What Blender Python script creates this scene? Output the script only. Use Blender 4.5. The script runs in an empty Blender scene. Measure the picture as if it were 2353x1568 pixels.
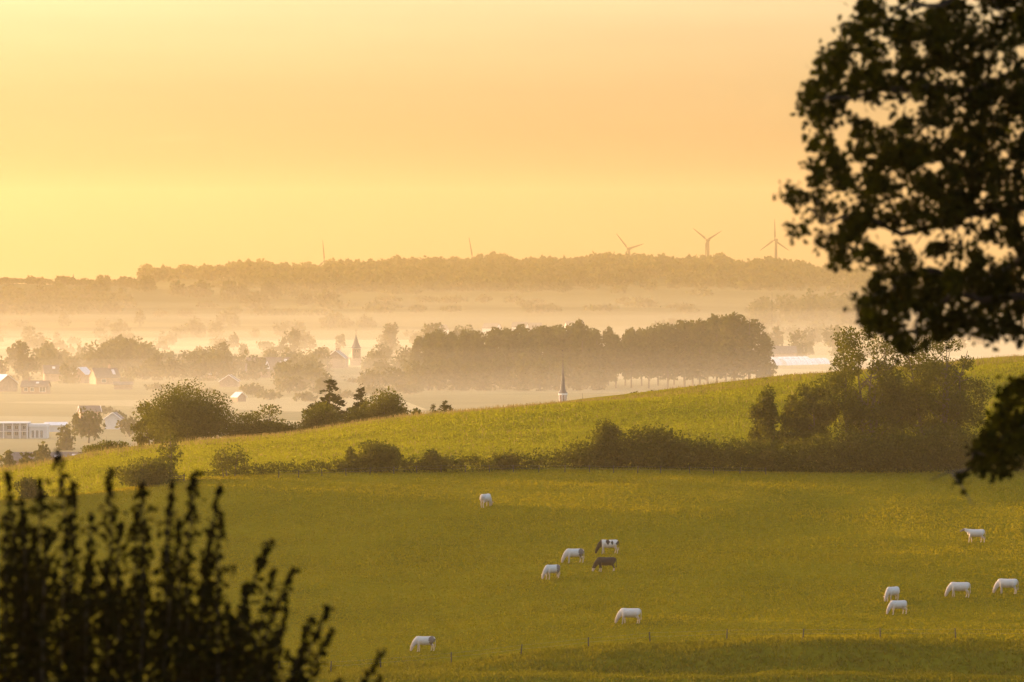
import bpy, math, random
import numpy as np
from mathutils import Vector, Matrix

random.seed(7)
R = math.radians
S = bpy.context.scene
COL = S.collection

# ------------------------------------------------------------------ camera
K = 0.18 / 2353.0                 # slope of one pixel of a 2353 px wide picture (200 mm lens)
TILT = 184 * K
cam_d = bpy.data.cameras.new('camera')
cam = bpy.data.objects.new('camera', cam_d)
COL.objects.link(cam)
cam_d.lens = 200
cam_d.sensor_width = 36
cam_d.clip_start = 0.5
cam_d.clip_end = 30000
cam.location = (0, 0, 0)
cam.rotation_euler = (math.pi / 2 - TILT, 0, 0)
cam_d.dof.use_dof = True
cam_d.dof.focus_distance = 640
cam_d.dof.aperture_fstop = 4.0
S.camera = cam

# ------------------------------------------------------------------ light
SUN_EL, SUN_AZ = R(5.0), R(-60)     # azimuth left of the view direction (+Y)
world = bpy.data.worlds.new('World')
S.world = world
world.use_nodes = True
wn, wl = world.node_tree.nodes, world.node_tree.links
wn.clear()
sky = wn.new('ShaderNodeTexSky')
sky.sky_type = 'NISHITA'
sky.sun_disc = False
sky.sun_elevation = SUN_EL
sky.sun_rotation = SUN_AZ
sky.altitude = 100
sky.air_density = 0.7
sky.dust_density = 5.0
sky.ozone_density = 1.0
tint = wn.new('ShaderNodeMix'); tint.data_type = 'RGBA'; tint.blend_type = 'MULTIPLY'
tint.inputs[0].default_value = 1.0
tint.inputs[7].default_value = (1.0, 0.925, 0.92, 1)
bg = wn.new('ShaderNodeBackground'); bg.inputs[1].default_value = 0.15
wo = wn.new('ShaderNodeOutputWorld')
# faint drifting streaks of high cloud, in world directions
wtc = wn.new('ShaderNodeTexCoord'); wmp = wn.new('ShaderNodeMapping'); wmp.inputs['Scale'].default_value = (5, 5, 70)
wmp.inputs['Rotation'].default_value = (0, R(1.2), 0)
wnz = wn.new('ShaderNodeTexNoise'); wnz.inputs['Scale'].default_value = 2.2; wnz.inputs['Detail'].default_value = 4; wnz.inputs['Roughness'].default_value = 0.45
wmr = wn.new('ShaderNodeMapRange'); wmr.inputs[1].default_value = 0.3; wmr.inputs[2].default_value = 0.75; wmr.inputs[3].default_value = 0.96; wmr.inputs[4].default_value = 1.07
wmu = wn.new('ShaderNodeMix'); wmu.data_type = 'RGBA'; wmu.blend_type = 'MULTIPLY'; wmu.inputs[0].default_value = 1.0
# one small bright wisp of cloud, low on the left
wsx = wn.new('ShaderNodeSeparateXYZ'); wl.new(wtc.outputs['Generated'], wsx.inputs[0])
def wmath(op, a, b=0.0):
    q = wn.new('ShaderNodeMath'); q.operation = op
    for i, v in enumerate((a, b)):
        if isinstance(v, (int, float)): q.inputs[i].default_value = v
        else: wl.new(v, q.inputs[i])
    return q.outputs[0]
wdx = wmath('DIVIDE', wmath('SUBTRACT', wsx.outputs[0], -0.0594), 0.0052)
wdz = wmath('DIVIDE', wmath('SUBTRACT', wmath('SUBTRACT', wsx.outputs[2], 0.0214), wmath('MULTIPLY', wmath('ADD', wsx.outputs[0], 0.0594), 0.08)), 0.00055)
wisp = wmath('MULTIPLY', wmath('POWER', 2.718, wmath('MULTIPLY', wmath('ADD', wmath('MULTIPLY', wdx, wdx), wmath('MULTIPLY', wdz, wdz)), -1.0)), 0.16)
wl.new(wtc.outputs['Generated'], wmp.inputs[0]); wl.new(wmp.outputs[0], wnz.inputs['Vector']); wl.new(wnz.outputs[0], wmr.inputs[0])
wl.new(sky.outputs[0], wmu.inputs[6]); wl.new(wmath('ADD', wmr.outputs[0], wisp), wmu.inputs[7]); wl.new(wmu.outputs[2], tint.inputs[6])
wl.new(tint.outputs[2], bg.inputs[0]); wl.new(bg.outputs[0], wo.inputs[0])

sun_d = bpy.data.lights.new('sun', 'SUN')
sun_d.energy = 2.05
sun_d.angle = R(0.5)
sun_d.color = (1.0, 0.625, 0.30)
sun = bpy.data.objects.new('sun', sun_d)
COL.objects.link(sun)
sdir = Vector((math.sin(SUN_AZ) * math.cos(SUN_EL), math.cos(SUN_AZ) * math.cos(SUN_EL), math.sin(SUN_EL)))
sun.rotation_euler = sdir.to_track_quat('Z', 'Y').to_euler()
sun.location = sdir * 100

S.view_settings.view_transform = 'Standard'
S.view_settings.look = 'None'
S.view_settings.exposure = 2.64
S.view_settings.gamma = 1.0
S.render.engine = 'CYCLES'
S.cycles.max_bounces = 5
S.cycles.diffuse_bounces = 2
S.cycles.glossy_bounces = 1
S.cycles.transmission_bounces = 3
S.cycles.volume_bounces = 1
S.cycles.transparent_max_bounces = 8
S.cycles.caustics_reflective = False
S.cycles.caustics_refractive = False
S.cycles.use_denoising = True
S.cycles.sample_clamp_indirect = 4.0

# ------------------------------------------------------------------ helpers
rng = np.random.default_rng(11)


def ray(px, py):
    c, s = math.cos(TILT), math.sin(TILT)
    a, b = (px - 1176.5) * K, (784 - py) * K
    y, z = c + s * b, -s + c * b
    return a / y, z / y            # x and z per metre of depth


def zof(py, d):
    return ray(1176.5, py)[1] * d


def xof(px, d):
    return ray(px, 700)[0] * d


def setp(o, label=None, cat=None, group=None, kind=None):
    if label: o['label'] = label
    if cat: o['category'] = cat
    if group: o['group'] = group
    if kind: o['kind'] = kind
    return o


def link(name, data, parent=None, mats=None):
    o = bpy.data.objects.new(name, data)
    COL.objects.link(o)
    if parent: o.parent = parent
    return o


def empty(name, loc=(0, 0, 0), rz=0.0, sc=(1, 1, 1)):
    o = bpy.data.objects.new(name, None)
    COL.objects.link(o)
    o.location = loc; o.rotation_euler = (0, 0, rz); o.scale = sc
    o.empty_display_size = 0.5
    return o


def np_mesh(name, v, faces, mats=(), smooth=False, midx=None):
    """faces: list of integer arrays (M,k), all joined in one mesh."""
    me = bpy.data.meshes.new(name)
    v = np.asarray(v, dtype=np.float32)
    me.vertices.add(len(v)); me.vertices.foreach_set('co', v.ravel())
    idx = np.concatenate([np.asarray(f, dtype=np.int32).ravel() for f in faces if len(f)])
    tot = np.concatenate([np.full(len(f), np.asarray(f).shape[1], dtype=np.int32) for f in faces if len(f)])
    me.loops.add(len(idx)); me.loops.foreach_set('vertex_index', idx)
    me.polygons.add(len(tot))
    st = np.concatenate([[0], np.cumsum(tot)[:-1]]).astype(np.int32)
    me.polygons.foreach_set('loop_start', st)
    me.polygons.foreach_set('loop_total', tot)
    if smooth: me.polygons.foreach_set('use_smooth', np.ones(len(tot), dtype=bool))
    for m in mats: me.materials.append(m)
    if midx is not None: me.polygons.foreach_set('material_index', np.asarray(midx, dtype=np.int32))
    me.update(calc_edges=True)
    me.validate()
    return me


class MB:
    """collects verts and polygons of one mesh"""
    def __init__(s): s.v = []; s.f = []; s.m = []
    def add(s, vs, fs, mi=0):
        o = len(s.v); s.v += [tuple(p) for p in vs]
        s.f += [tuple(i + o for i in f) for f in fs]; s.m += [mi] * len(fs)
    def box(s, x0, x1, y0, y1, z0, z1, mi=0):
        s.add([(x0, y0, z0), (x1, y0, z0), (x1, y1, z0), (x0, y1, z0), (x0, y0, z1), (x1, y0, z1), (x1, y1, z1), (x0, y1, z1)],
              [(0, 3, 2, 1), (4, 5, 6, 7), (0, 1, 5, 4), (1, 2, 6, 5), (2, 3, 7, 6), (3, 0, 4, 7)], mi)
    def tube(s, pts, rad, n=7, mi=0, cap=True):
        pts = [Vector(p) for p in pts]
        rings = []
        for i, p in enumerate(pts):
            t = (pts[min(i + 1, len(pts) - 1)] - pts[max(i - 1, 0)]).normalized()
            a = t.orthogonal().normalized() if abs(t.z) > 0.9 else t.cross(Vector((0, 0, 1))).normalized()
            b = t.cross(a)
            r = rad[i] if hasattr(rad, '__len__') else rad
            rings.append([p + (a * math.cos(q) + b * math.sin(q)) * r for q in (2 * math.pi * k / n for k in range(n))])
        vs = [q for rg in rings for q in rg]
        fs = [(i * n + k, i * n + (k + 1) % n, (i + 1) * n + (k + 1) % n, (i + 1) * n + k) for i in range(len(pts) - 1) for k in range(n)]
        if cap:
            fs.append(tuple(range(n))[::-1]); fs.append(tuple((len(pts) - 1) * n + k for k in range(n)))
        s.add(vs, fs, mi)
    def mesh(s, name, mats=(), smooth=False):
        me = bpy.data.meshes.new(name)
        me.from_pydata(s.v, [], s.f)
        for m in mats: me.materials.append(m)
        me.polygons.foreach_set('material_index', s.m)
        if smooth: me.polygons.foreach_set('use_smooth', [True] * len(s.f))
        me.update()
        return me
    def obj(s, name, mats=(), parent=None, smooth=False):
        return link(name, s.mesh(name, mats if isinstance(mats, (list, tuple)) else [mats], smooth), parent)


# ------------------------------------------------------------------ materials
def mat(name):
    m = bpy.data.materials.new(name); m.use_nodes = True
    m.node_tree.nodes.clear()
    return m, m.node_tree.nodes, m.node_tree.links


def ramp(n, stops):
    r = n.new('ShaderNodeValToRGB')
    e = r.color_ramp.elements
    while len(e) < len(stops): e.new(0.5)
    for i, (p, c) in enumerate(stops):
        e[i].position = p; e[i].color = (*c, 1)
    return r


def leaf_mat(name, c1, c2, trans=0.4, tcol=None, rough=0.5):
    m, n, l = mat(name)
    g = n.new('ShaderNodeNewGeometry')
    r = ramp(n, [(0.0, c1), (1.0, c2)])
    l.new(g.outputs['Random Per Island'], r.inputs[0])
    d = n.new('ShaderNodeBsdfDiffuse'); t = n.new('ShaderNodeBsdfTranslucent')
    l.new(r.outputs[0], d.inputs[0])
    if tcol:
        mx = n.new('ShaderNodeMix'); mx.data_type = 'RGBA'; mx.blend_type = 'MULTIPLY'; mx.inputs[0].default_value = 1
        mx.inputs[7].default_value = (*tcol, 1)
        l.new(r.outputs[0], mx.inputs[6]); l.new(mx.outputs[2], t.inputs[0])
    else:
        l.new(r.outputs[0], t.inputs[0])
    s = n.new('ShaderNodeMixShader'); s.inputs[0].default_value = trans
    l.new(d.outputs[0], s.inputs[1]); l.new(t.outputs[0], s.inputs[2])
    o = n.new('ShaderNodeOutputMaterial'); l.new(s.outputs[0], o.inputs[0])
    return m


def plain(name, c, rough=0.6, var=0.15, scale=3.0, metal=0.0, bump=0.0, spec=0.4):
    m, n, l = mat(name)
    b = n.new('ShaderNodeBsdfPrincipled')
    b.inputs['Roughness'].default_value = rough; b.inputs['Metallic'].default_value = metal
    b.inputs['Specular IOR Level'].default_value = spec
    tc = n.new('ShaderNodeTexCoord'); nz = n.new('ShaderNodeTexNoise')
    nz.inputs['Scale'].default_value = scale; nz.inputs['Detail'].default_value = 5
    l.new(tc.outputs['Object'], nz.inputs['Vector'])
    lo = tuple(max(0, x * (1 - var)) for x in c); hi = tuple(min(1, x * (1 + var)) for x in c)
    r = ramp(n, [(0.3, lo), (0.7, hi)])
    l.new(nz.outputs[0], r.inputs[0]); l.new(r.outputs[0], b.inputs[0])
    if bump:
        bp = n.new('ShaderNodeBump'); bp.inputs['Strength'].default_value = bump
        l.new(nz.outputs[0], bp.inputs['Height']); l.new(bp.outputs[0], b.inputs['Normal'])
    o = n.new('ShaderNodeOutputMaterial'); l.new(b.outputs[0], o.inputs[0])
    return m


def field_mat(name, cols, s1, s2, patch=None):
    """grass land: fine and coarse noise in world coordinates; patch = (scale, colours) for a far patchwork of fields"""
    m, n, l = mat(name)
    d = n.new('ShaderNodeBsdfDiffuse')
    g = n.new('ShaderNodeNewGeometry')
    n1 = n.new('ShaderNodeTexNoise'); n1.inputs['Scale'].default_value = s1; n1.inputs['Detail'].default_value = 6
    n2 = n.new('ShaderNodeTexNoise'); n2.inputs['Scale'].default_value = s2; n2.inputs['Detail'].default_value = 4
    l.new(g.outputs['Position'], n1.inputs['Vector']); l.new(g.outputs['Position'], n2.inputs['Vector'])
    ad = n.new('ShaderNodeMath'); ad.operation = 'MULTIPLY_ADD'; ad.inputs[1].default_value = 0.5
    l.new(n1.outputs[0], ad.inputs[0])
    m2 = n.new('ShaderNodeMath'); m2.operation = 'MULTIPLY'; m2.inputs[1].default_value = 0.5
    l.new(n2.outputs[0], m2.inputs[0]); l.new(m2.outputs[0], ad.inputs[2])
    r = ramp(n, [(0.32, cols[0]), (0.5, cols[1]), (0.68, cols[2])])
    l.new(ad.outputs[0], r.inputs[0])
    col = r.outputs[0]
    if patch:
        v = n.new('ShaderNodeTexVoronoi'); v.inputs['Scale'].default_value = patch[0]
        l.new(g.outputs['Position'], v.inputs['Vector'])
        pr = ramp(n, patch[1])
        l.new(v.outputs['Color'], pr.inputs[0])
        mx = n.new('ShaderNodeMix'); mx.data_type = 'RGBA'; mx.inputs[0].default_value = 0.65
        l.new(col, mx.inputs[6]); l.new(pr.outputs[0], mx.inputs[7]); col = mx.outputs[2]
    l.new(col, d.inputs[0])
    bp = n.new('ShaderNodeBump'); bp.inputs['Strength'].default_value = 0.6; bp.inputs['Distance'].default_value = 0.25
    l.new(n1.outputs[0], bp.inputs['Height']); l.new(bp.outputs[0], d.inputs['Normal'])
    o = n.new('ShaderNodeOutputMaterial'); l.new(d.outputs[0], o.inputs[0])
    return m


def volume_mat(name, density, aniso, col):
    m, n, l = mat(name)
    v = n.new('ShaderNodeVolumePrincipled')
    v.inputs['Color'].default_value = (*col, 1)
    v.inputs['Density'].default_value = density
    v.inputs['Anisotropy'].default_value = aniso
    o = n.new('ShaderNodeOutputMaterial'); l.new(v.outputs[0], o.inputs['Volume'])
    return m


M = {}
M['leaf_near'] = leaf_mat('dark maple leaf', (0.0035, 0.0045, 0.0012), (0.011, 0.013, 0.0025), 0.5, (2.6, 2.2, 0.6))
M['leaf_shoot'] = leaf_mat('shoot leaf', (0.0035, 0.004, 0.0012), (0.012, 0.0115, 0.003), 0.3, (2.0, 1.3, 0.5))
M['leaf_mid'] = leaf_mat('hedgerow leaf', (0.029, 0.036, 0.004), (0.066, 0.074, 0.007), 0.5, (1.8, 1.5, 0.4))
M['leaf_conifer'] = leaf_mat('spruce needles', (0.030, 0.032, 0.008), (0.05, 0.05, 0.012), 0.2, (1.3, 1.1, 0.5))
M['leaf_far'] = leaf_mat('distant foliage', (0.040, 0.048, 0.012), (0.075, 0.075, 0.016), 0.35, (1.4, 1.2, 0.6))
M['bark'] = plain('bark', (0.06, 0.045, 0.03), 0.9, 0.4, 8.0, bump=0.4)
M['twig'] = plain('dark young twig', (0.014, 0.010, 0.007), 0.9, 0.3, 20.0)
M['grass_low'] = leaf_mat('shaded pasture grass', (0.165, 0.138, 0.003), (0.205, 0.170, 0.005), 0.45, (1.3, 1.2, 0.5))
M['grass_high'] = leaf_mat('sunlit meadow grass', (0.13, 0.135, 0.006), (0.20, 0.20, 0.012), 0.5, (1.3, 1.2, 0.5))
M['grass_seed'] = leaf_mat('dry seed heads', (0.14, 0.10, 0.03), (0.26, 0.19, 0.06), 0.5)
M['pasture'] = field_mat('pasture ground', ((0.10, 0.085, 0.003), (0.15, 0.125, 0.004), (0.19, 0.155, 0.006)), 1.6, 0.09)
M['valley'] = field_mat('valley fields', ((0.11, 0.10, 0.04), (0.19, 0.165, 0.08), (0.27, 0.23, 0.12)), 0.05, 0.01,
                        (0.006, [(0.2, (0.10, 0.10, 0.04)), (0.5, (0.22, 0.19, 0.09)), (0.8, (0.34, 0.29, 0.16))]))
M['hills'] = field_mat('hill fields', ((0.035, 0.042, 0.014), (0.055, 0.06, 0.018), (0.085, 0.08, 0.025)), 0.03, 0.006,
                       (0.005, [(0.2, (0.03, 0.04, 0.012)), (0.5, (0.06, 0.06, 0.02)), (0.8, (0.10, 0.09, 0.03))]))

# ------------------------------------------------------------------ terrain
P = np.array([-2500, -600, 0, 250, 430, 600, 1000, 1300, 1700, 2000, 2353, 2900, 4800], float)
n_ = len(P)


def row_z(z): return np.full(n_, float(z))


def row_y(d, ys):
    return np.array([zof(y, dd) for y, dd in zip(ys, np.broadcast_to(d, n_))])


HEDGE = [1185, 1180, 1150, 1128, 1105, 1098, 1083, 1083, 1088, 1092, 1098, 1105, 1105]
CREST = [1130, 1120, 1082, 1042, 1021, 1003, 949, 921, 881, 852, 822, 790, 780]
FENCE = [1560, 1560, 1556, 1553, 1551, 1549, 1527, 1495, 1471, 1469, 1470, 1473, 1473]
CD = np.array([735, 735, 735, 738, 740, 742, 750, 755, 770, 785, 800, 815, 820], float)
rows = []
def stage(d, z): rows.append((np.broadcast_to(np.asarray(d, float), n_).copy(), z))
stage(-150, row_z(1.0)); stage(-10, row_z(-1.7)); stage(8, row_z(-2.0)); stage(40, row_z(-6.5)); stage(150, row_z(-24)); stage(400, row_z(-41)); stage(470, row_z(-39.6))
stage(486, row_y(486, [1600] * n_))
stage(489, row_y(489, [1558] * n_))
stage(495, row_y(495, np.maximum(np.array(FENCE) + 6, 1544)))
stage(499, row_y(499, np.array(FENCE) + 9))
stage(502, row_y(502, FENCE))
stage(570, row_y(570, [f + (h - f) * 0.53 for f, h in zip(FENCE, HEDGE)]))
stage(640, row_y(640, HEDGE))
zc = row_y(CD, CREST)
zh = row_y(640, HEDGE)
stage((640 + CD) / 2, (zh + zc) / 2 + 0.4)
stage(CD, zc)
stage(CD + 45, zc - 2.2)
stage(1000, row_z(-40.0)); stage(1100, row_z(-41.5)); stage(1300, row_z(-42)); stage(2900, row_z(-42))
for d, ys in ((3400, [738, 738, 735, 735, 738, 740, 740, 740, 745, 745, 748, 748, 748]),
              (3800, [690, 690, 690, 692, 695, 700, 705, 705, 710, 715, 720, 720, 720]),
              (4200, [655, 655, 655, 658, 668, 676, 684, 684, 690, 695, 700, 700, 700]),
              (4800, [665, 665, 662, 660, 652, 652, 650, 650, 660, 675, 690, 695, 695]),
              (5300, [670, 670, 665, 650, 640, 638, 628, 622, 632, 655, 680, 690, 690]),
              (5600, [675, 675, 668, 655, 643, 636, 618, 612, 622, 650, 675, 690, 690])):
    stage(d, row_y(d, ys))
stage(6300, row_z(-30)); stage(11600, row_z(-42))
RD = np.array([r[0] for r in rows]); RZ = np.array([r[1] for r in rows])     # (stage, px)


def pchip(x, y, xi):
    h = np.diff(x); dl = np.diff(y) / h
    m = np.zeros_like(y)
    m[0], m[-1] = dl[0], dl[-1]
    for i in range(1, len(x) - 1):
        if dl[i - 1] * dl[i] > 0:
            w1, w2 = 2 * h[i] + h[i - 1], h[i] + 2 * h[i - 1]
            m[i] = (w1 + w2) / (w1 / dl[i - 1] + w2 / dl[i])
    k = np.clip(np.searchsorted(x, xi) - 1, 0, len(x) - 2)
    t = (xi - x[k]) / h[k]
    return ((1 + 2 * t) * (1 - t) ** 2 * y[k] + t * (1 - t) ** 2 * h[k] * m[k]
            + t * t * (3 - 2 * t) * y[k + 1] + t * t * (t - 1) * h[k] * m[k + 1])


GD = np.concatenate([np.arange(-150, 40, 10), np.arange(40, 470, 8), np.arange(470, 505, 0.75), np.arange(505, 860, 2.5), np.arange(860, 1100, 8),
                     np.arange(1100, 3000, 40), np.arange(3000, 6501, 25), np.arange(6600, 11601, 200)]).astype(float)
GP = np.concatenate([np.arange(-2500, -200, 100), np.arange(-200, 2560, 20), np.arange(2560, 4801, 80)]).astype(float)
GZ = np.zeros((len(GP), len(GD)))
_rz = np.array([pchip(P, RZ[i], GP) for i in range(len(rows))]); _rd = np.array([np.interp(GP, P, RD[i]) for i in range(len(rows))])
for j in range(len(GP)):
    GZ[j] = pchip(_rd[:, j], _rz[:, j], GD)


def vnoise(x, y, s, seed=0):
    """smooth value noise, vectorised"""
    x = np.asarray(x) / s + 37.3 * seed; y = np.asarray(y) / s + 17.7 * seed
    xi, yi = np.floor(x), np.floor(y); fx, fy = x - xi, y - yi
    fx, fy = fx * fx * (3 - 2 * fx), fy * fy * (3 - 2 * fy)
    def hsh(a, b):
        q = np.sin(a * 127.1 + b * 311.7 + seed * 74.7) * 43758.5453
        return q - np.floor(q)
    return (hsh(xi, yi) * (1 - fx) + hsh(xi + 1, yi) * fx) * (1 - fy) + (hsh(xi, yi + 1) * (1 - fx) + hsh(xi + 1, yi + 1) * fx) * fy - 0.5


def px_of(x, d): return np.asarray(x) / (K * np.maximum(d, 60.0)) + 1176.5


_X = (GP[:, None] - 1176.5) * K * np.maximum(GD, 60.0)[None, :]
_Y = np.broadcast_to(GD[None, :], _X.shape)
_w = np.clip((_Y - 480) / 40, 0, 1) * np.clip((1000 - _Y) / 150, 0, 1)
GZ += _w * (0.7 * vnoise(_X, _Y, 22, 1) + 0.28 * vnoise(_X, _Y, 8, 2))
_w2 = np.clip((_Y - 3000) / 600, 0, 1)
GZ += _w2 * 5 * vnoise(_X, _Y, 240, 3)
_b = np.clip((_Y - 484) / 4, 0, 1) * np.clip((505 - _Y) / 5, 0, 1)
GZ += _b * (0.9 * vnoise(_X, _Y, 9, 4) + 0.5 * vnoise(_X, _Y, 3.5, 5))


def H(x, d):
    """ground height, bilinear in the (azimuth, depth) grid"""
    x = np.atleast_1d(np.asarray(x, float)); d = np.atleast_1d(np.asarray(d, float))
    p = np.clip(px_of(x, d), GP[0], GP[-1] - 1e-3); dd = np.clip(d, GD[0], GD[-1] - 1e-3)
    i = np.clip(np.searchsorted(GP, p, 'right') - 1, 0, len(GP) - 2); j = np.clip(np.searchsorted(GD, dd, 'right') - 1, 0, len(GD) - 2)
    a = (p - GP[i]) / (GP[i + 1] - GP[i]); b = (dd - GD[j]) / (GD[j + 1] - GD[j])
    return (GZ[i, j] * (1 - a) + GZ[i + 1, j] * a) * (1 - b) + (GZ[i, j + 1] * (1 - a) + GZ[i + 1, j + 1] * a) * b


def h1(x, d): return float(H(x, d)[0])


def hit(px, py, d0, d1):
    """ground point seen at a place of the photograph between two depths"""
    u, w = ray(px, py)
    d = np.linspace(d0, d1, 3000)
    g = H(u * d, d) - w * d
    k = np.nonzero(g >= 0)[0]
    dd = d[k[0]] if len(k) else d[np.argmin(np.abs(g))]
    return Vector((u * dd, dd, h1(u * dd, dd)))


def ground_sheet(name, j0, j1, m):
    v = np.stack([_X[:, j0:j1 + 1], _Y[:, j0:j1 + 1], GZ[:, j0:j1 + 1]], -1)
    a, b = v.shape[:2]
    q = np.arange(a * b).reshape(a, b)
    f = np.stack([q[:-1, :-1], q[1:, :-1], q[1:, 1:], q[:-1, 1:]], -1).reshape(-1, 4)
    return setp(link(name, np_mesh(name, v.reshape(-1, 3), [f], [m], True)), kind='structure')


jA = int(np.searchsorted(GD, 1000)); jB = int(np.searchsorted(GD, 3000))
setp(ground_sheet('pasture_hill', 0, jA, M['pasture']), 'green pasture hillside rising behind the cows to a grassy crest')
setp(ground_sheet('valley_floor', jA, jB, M['valley']), 'flat misty valley fields around the village')
setp(ground_sheet('far_hills', jB, len(GD) - 1, M['hills']), 'long hazy hill with fields below its wooded ridge')

# ------------------------------------------------------------------ air
hz = MB(); hz.box(-6000, 6000, -149.5, 11500, -46, 145)
setp(hz.obj('haze', volume_mat('haze air', 0.66e-4, 0.60, (1.0, 0.79, 0.43))), 'thin golden morning haze over the whole valley', kind='stuff')


def mist(top, dens, d0, d1, amp, seed, aniso=0.42):
    gx = np.linspace(-1300, 1300, 60); gy = np.linspace(d0, d1, 70)
    X, Y = np.meshgrid(gx, gy, indexing='ij')
    e = np.clip((Y - d0) / 350, 0, 1) * np.clip((d1 - Y) / 2000, 0, 1) * np.clip((1300 - np.abs(X)) / 300, 0, 1)
    e = e * e * (3 - 2 * e)
    Z = -45 + (top + 45 + amp * vnoise(X, Y, 420, seed) + 0.5 * amp * vnoise(X, Y, 170, seed + 20)) * e
    a, b = X.shape
    vt = np.stack([X, Y, Z], -1).reshape(-1, 3); vb = vt.copy(); vb[:, 2] = -45.4
    q = np.arange(a * b).reshape(a, b); N = a * b
    f = np.stack([q[:-1, :-1], q[1:, :-1], q[1:, 1:], q[:-1, 1:]], -1).reshape(-1, 4)
    fb = f[:, ::-1] + N
    rim = np.concatenate([q[:, 0], q[-1, 1:], q[-2::-1, -1], q[0, -2:0:-1]])
    rn = np.roll(rim, -1)
    fs = np.stack([rn, rim, rim + N, rn + N], -1)
    return link('valley_mist', np_mesh('valley_mist', np.concatenate([vt, vb]), [f, fb, fs], [volume_mat('valley mist', dens, aniso, (1.0, 0.95, 0.84))], True))


for q, (top, dens, d1_, amp, lab) in enumerate((
        (-7, 0.08e-4, 6000, 5, 'highest and thinnest veil of the valley mist'), (-12, 0.15e-4, 5700, 6, 'second thin veil from the top of the valley mist'),
        (-17, 0.30e-4, 5400, 7, 'third veil from the top of the valley mist'), (-22, 0.45e-4, 5000, 7, 'middle veil of the valley mist'),
        (-27, 0.75e-4, 4700, 9, 'third veil from the bottom of the valley mist'), (-32, 1.35e-4, 4400, 9, 'second veil from the bottom of the valley mist'),
        (-37, 3.6e-4, 4100, 7, 'lowest and densest veil of mist over the valley fields'))):
    setp(mist(top, dens, 900 + 15 * q, d1_, amp, 3 + q), lab, kind='stuff')

# ------------------------------------------------------------------ foliage
def unit(v): return v / np.maximum(np.linalg.norm(v, axis=-1, keepdims=True), 1e-9)


def leaf_quads(p, s, asp=0.55, axis=None, spread=1.0, r=rng):
    """one rhombus leaf (or leaf spray) at every point; axis gives a preferred long direction"""
    n = len(p)
    a = unit(r.normal(size=(n, 3)))
    if axis is not None: a = unit(axis + spread * a)
    b = unit(np.cross(a, r.normal(size=(n, 3))))
    sz = (s * r.uniform(0.6, 1.35, n))[:, None]
    v = np.stack([p - a * sz, p + b * sz * asp, p + a * sz, p - b * sz * asp], 1).reshape(-1, 3)
    return v, np.arange(4 * n).reshape(n, 4)


def lobe_points(n, c, rad, r=rng, shell=0.4):
    """points in a set of lobes, biased to their outside"""
    w = rad[:, 0] * rad[:, 2]; w = w / w.sum()
    k = r.choice(len(c), n, p=w)
    d = unit(r.normal(size=(n, 3)))
    return c[k] + d * rad[k] * (r.random(n) ** shell)[:, None], d


def lobes(kind, w, h, r):
    out, rad = [], []
    if kind in ('round', 'open', 'oak'):
        nl = {'round': 70, 'oak': 44, 'open': 80}[kind]
        base = {'round': 0.32, 'oak': 0.45, 'open': 0.42}[kind]
        low = {'round': -0.45, 'oak': -0.8, 'open': -0.75}[kind]
        while len(out) < nl:
            d = r.normal(size=3); d /= np.linalg.norm(d)
            if d[2] < low: continue
            q = (0.84 if kind != 'open' else 0.92) * r.random() ** (0.45 if kind != 'open' else 0.36)
            rr = r.uniform(0.13, 0.22) if kind != 'open' else r.uniform(0.07, 0.14)
            up = (1 - base) if d[2] > 0 else base * 0.95
            rz = min(w, h * 1.3) * rr * 0.85
            z = max(h * base + d[2] * h * up * q, rz * 0.9)
            out.append((d[0] * w / 2 * q, d[1] * w / 2 * q, z)); rad.append((w * rr, w * rr, rz))
    elif kind == 'bush':
        for _ in range(30):
            d = r.normal(size=3); d /= np.linalg.norm(d); q = r.uniform(0.2, 0.82); rr = r.uniform(0.13, 0.24)
            out.append((d[0] * w / 2 * q, d[1] * w / 2 * q, h * 0.12 + abs(d[2]) * h * 0.86 * q)); rad.append((w * rr, w * rr, h * rr))
    elif kind == 'poplar':
        for _ in range(46):
            t = r.uniform(0.10, 0.97); half = w / 2 * (0.45 + 0.55 * math.sin(math.pi * min(1, 0.2 + t * 0.78)))
            a = r.uniform(0, 6.283); q = math.sqrt(r.random()) * 0.8
            rr = r.uniform(0.14, 0.25) * w
            out.append((math.cos(a) * half * q, math.sin(a) * half * q, h * (0.18 + 0.80 * t) - rr)); rad.append((rr, rr, rr * 1.35))
    elif kind == 'column':
        for _ in range(34):
            t = r.uniform(0.02, 0.95); half = w / 2 * (0.5 + 0.5 * math.sin(math.pi * (0.15 + 0.75 * t)))
            a = r.uniform(0, 6.283); q = math.sqrt(r.random()) * 0.75; rr = r.uniform(0.16, 0.27) * w
            out.append((math.cos(a) * half * q, math.sin(a) * half * q, h * (0.06 + 0.92 * t) - rr * 0.6)); rad.append((rr, rr, rr * 1.3))
    return np.array(out), np.array(rad)


def conifer_points(n, w, h, r, ragged=0.25):
    t = r.random(n) ** 1.35
    nb = max(30, int(h * 9))
    lev = np.sort(r.random(nb) ** 1.2); az = r.uniform(0, 6.283, nb); ln = (1 - lev) ** 0.8 * (1 + ragged * r.normal(size=nb)) * 0.55 + 0.02
    k = r.choice(nb, n, p=(ln + 0.04) / (ln + 0.04).sum())
    q = r.random(n) ** 0.6
    d = np.stack([np.cos(az[k]), np.sin(az[k]), np.zeros(n)], 1)
    L = (w * ln[k] * q)[:, None]
    p = d * L
    p[:, 2] = h * (0.05 + 0.95 * lev[k]) - 0.32 * L[:, 0] + 0.25 * np.maximum(0, L[:, 0] - 0.7 * w * ln[k]) + r.normal(size=n) * 0.10
    p[:, :2] += r.normal(size=(n, 2)) * 0.14
    ax = d.copy(); ax[:, 2] = 0.25
    return p, ax


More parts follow.
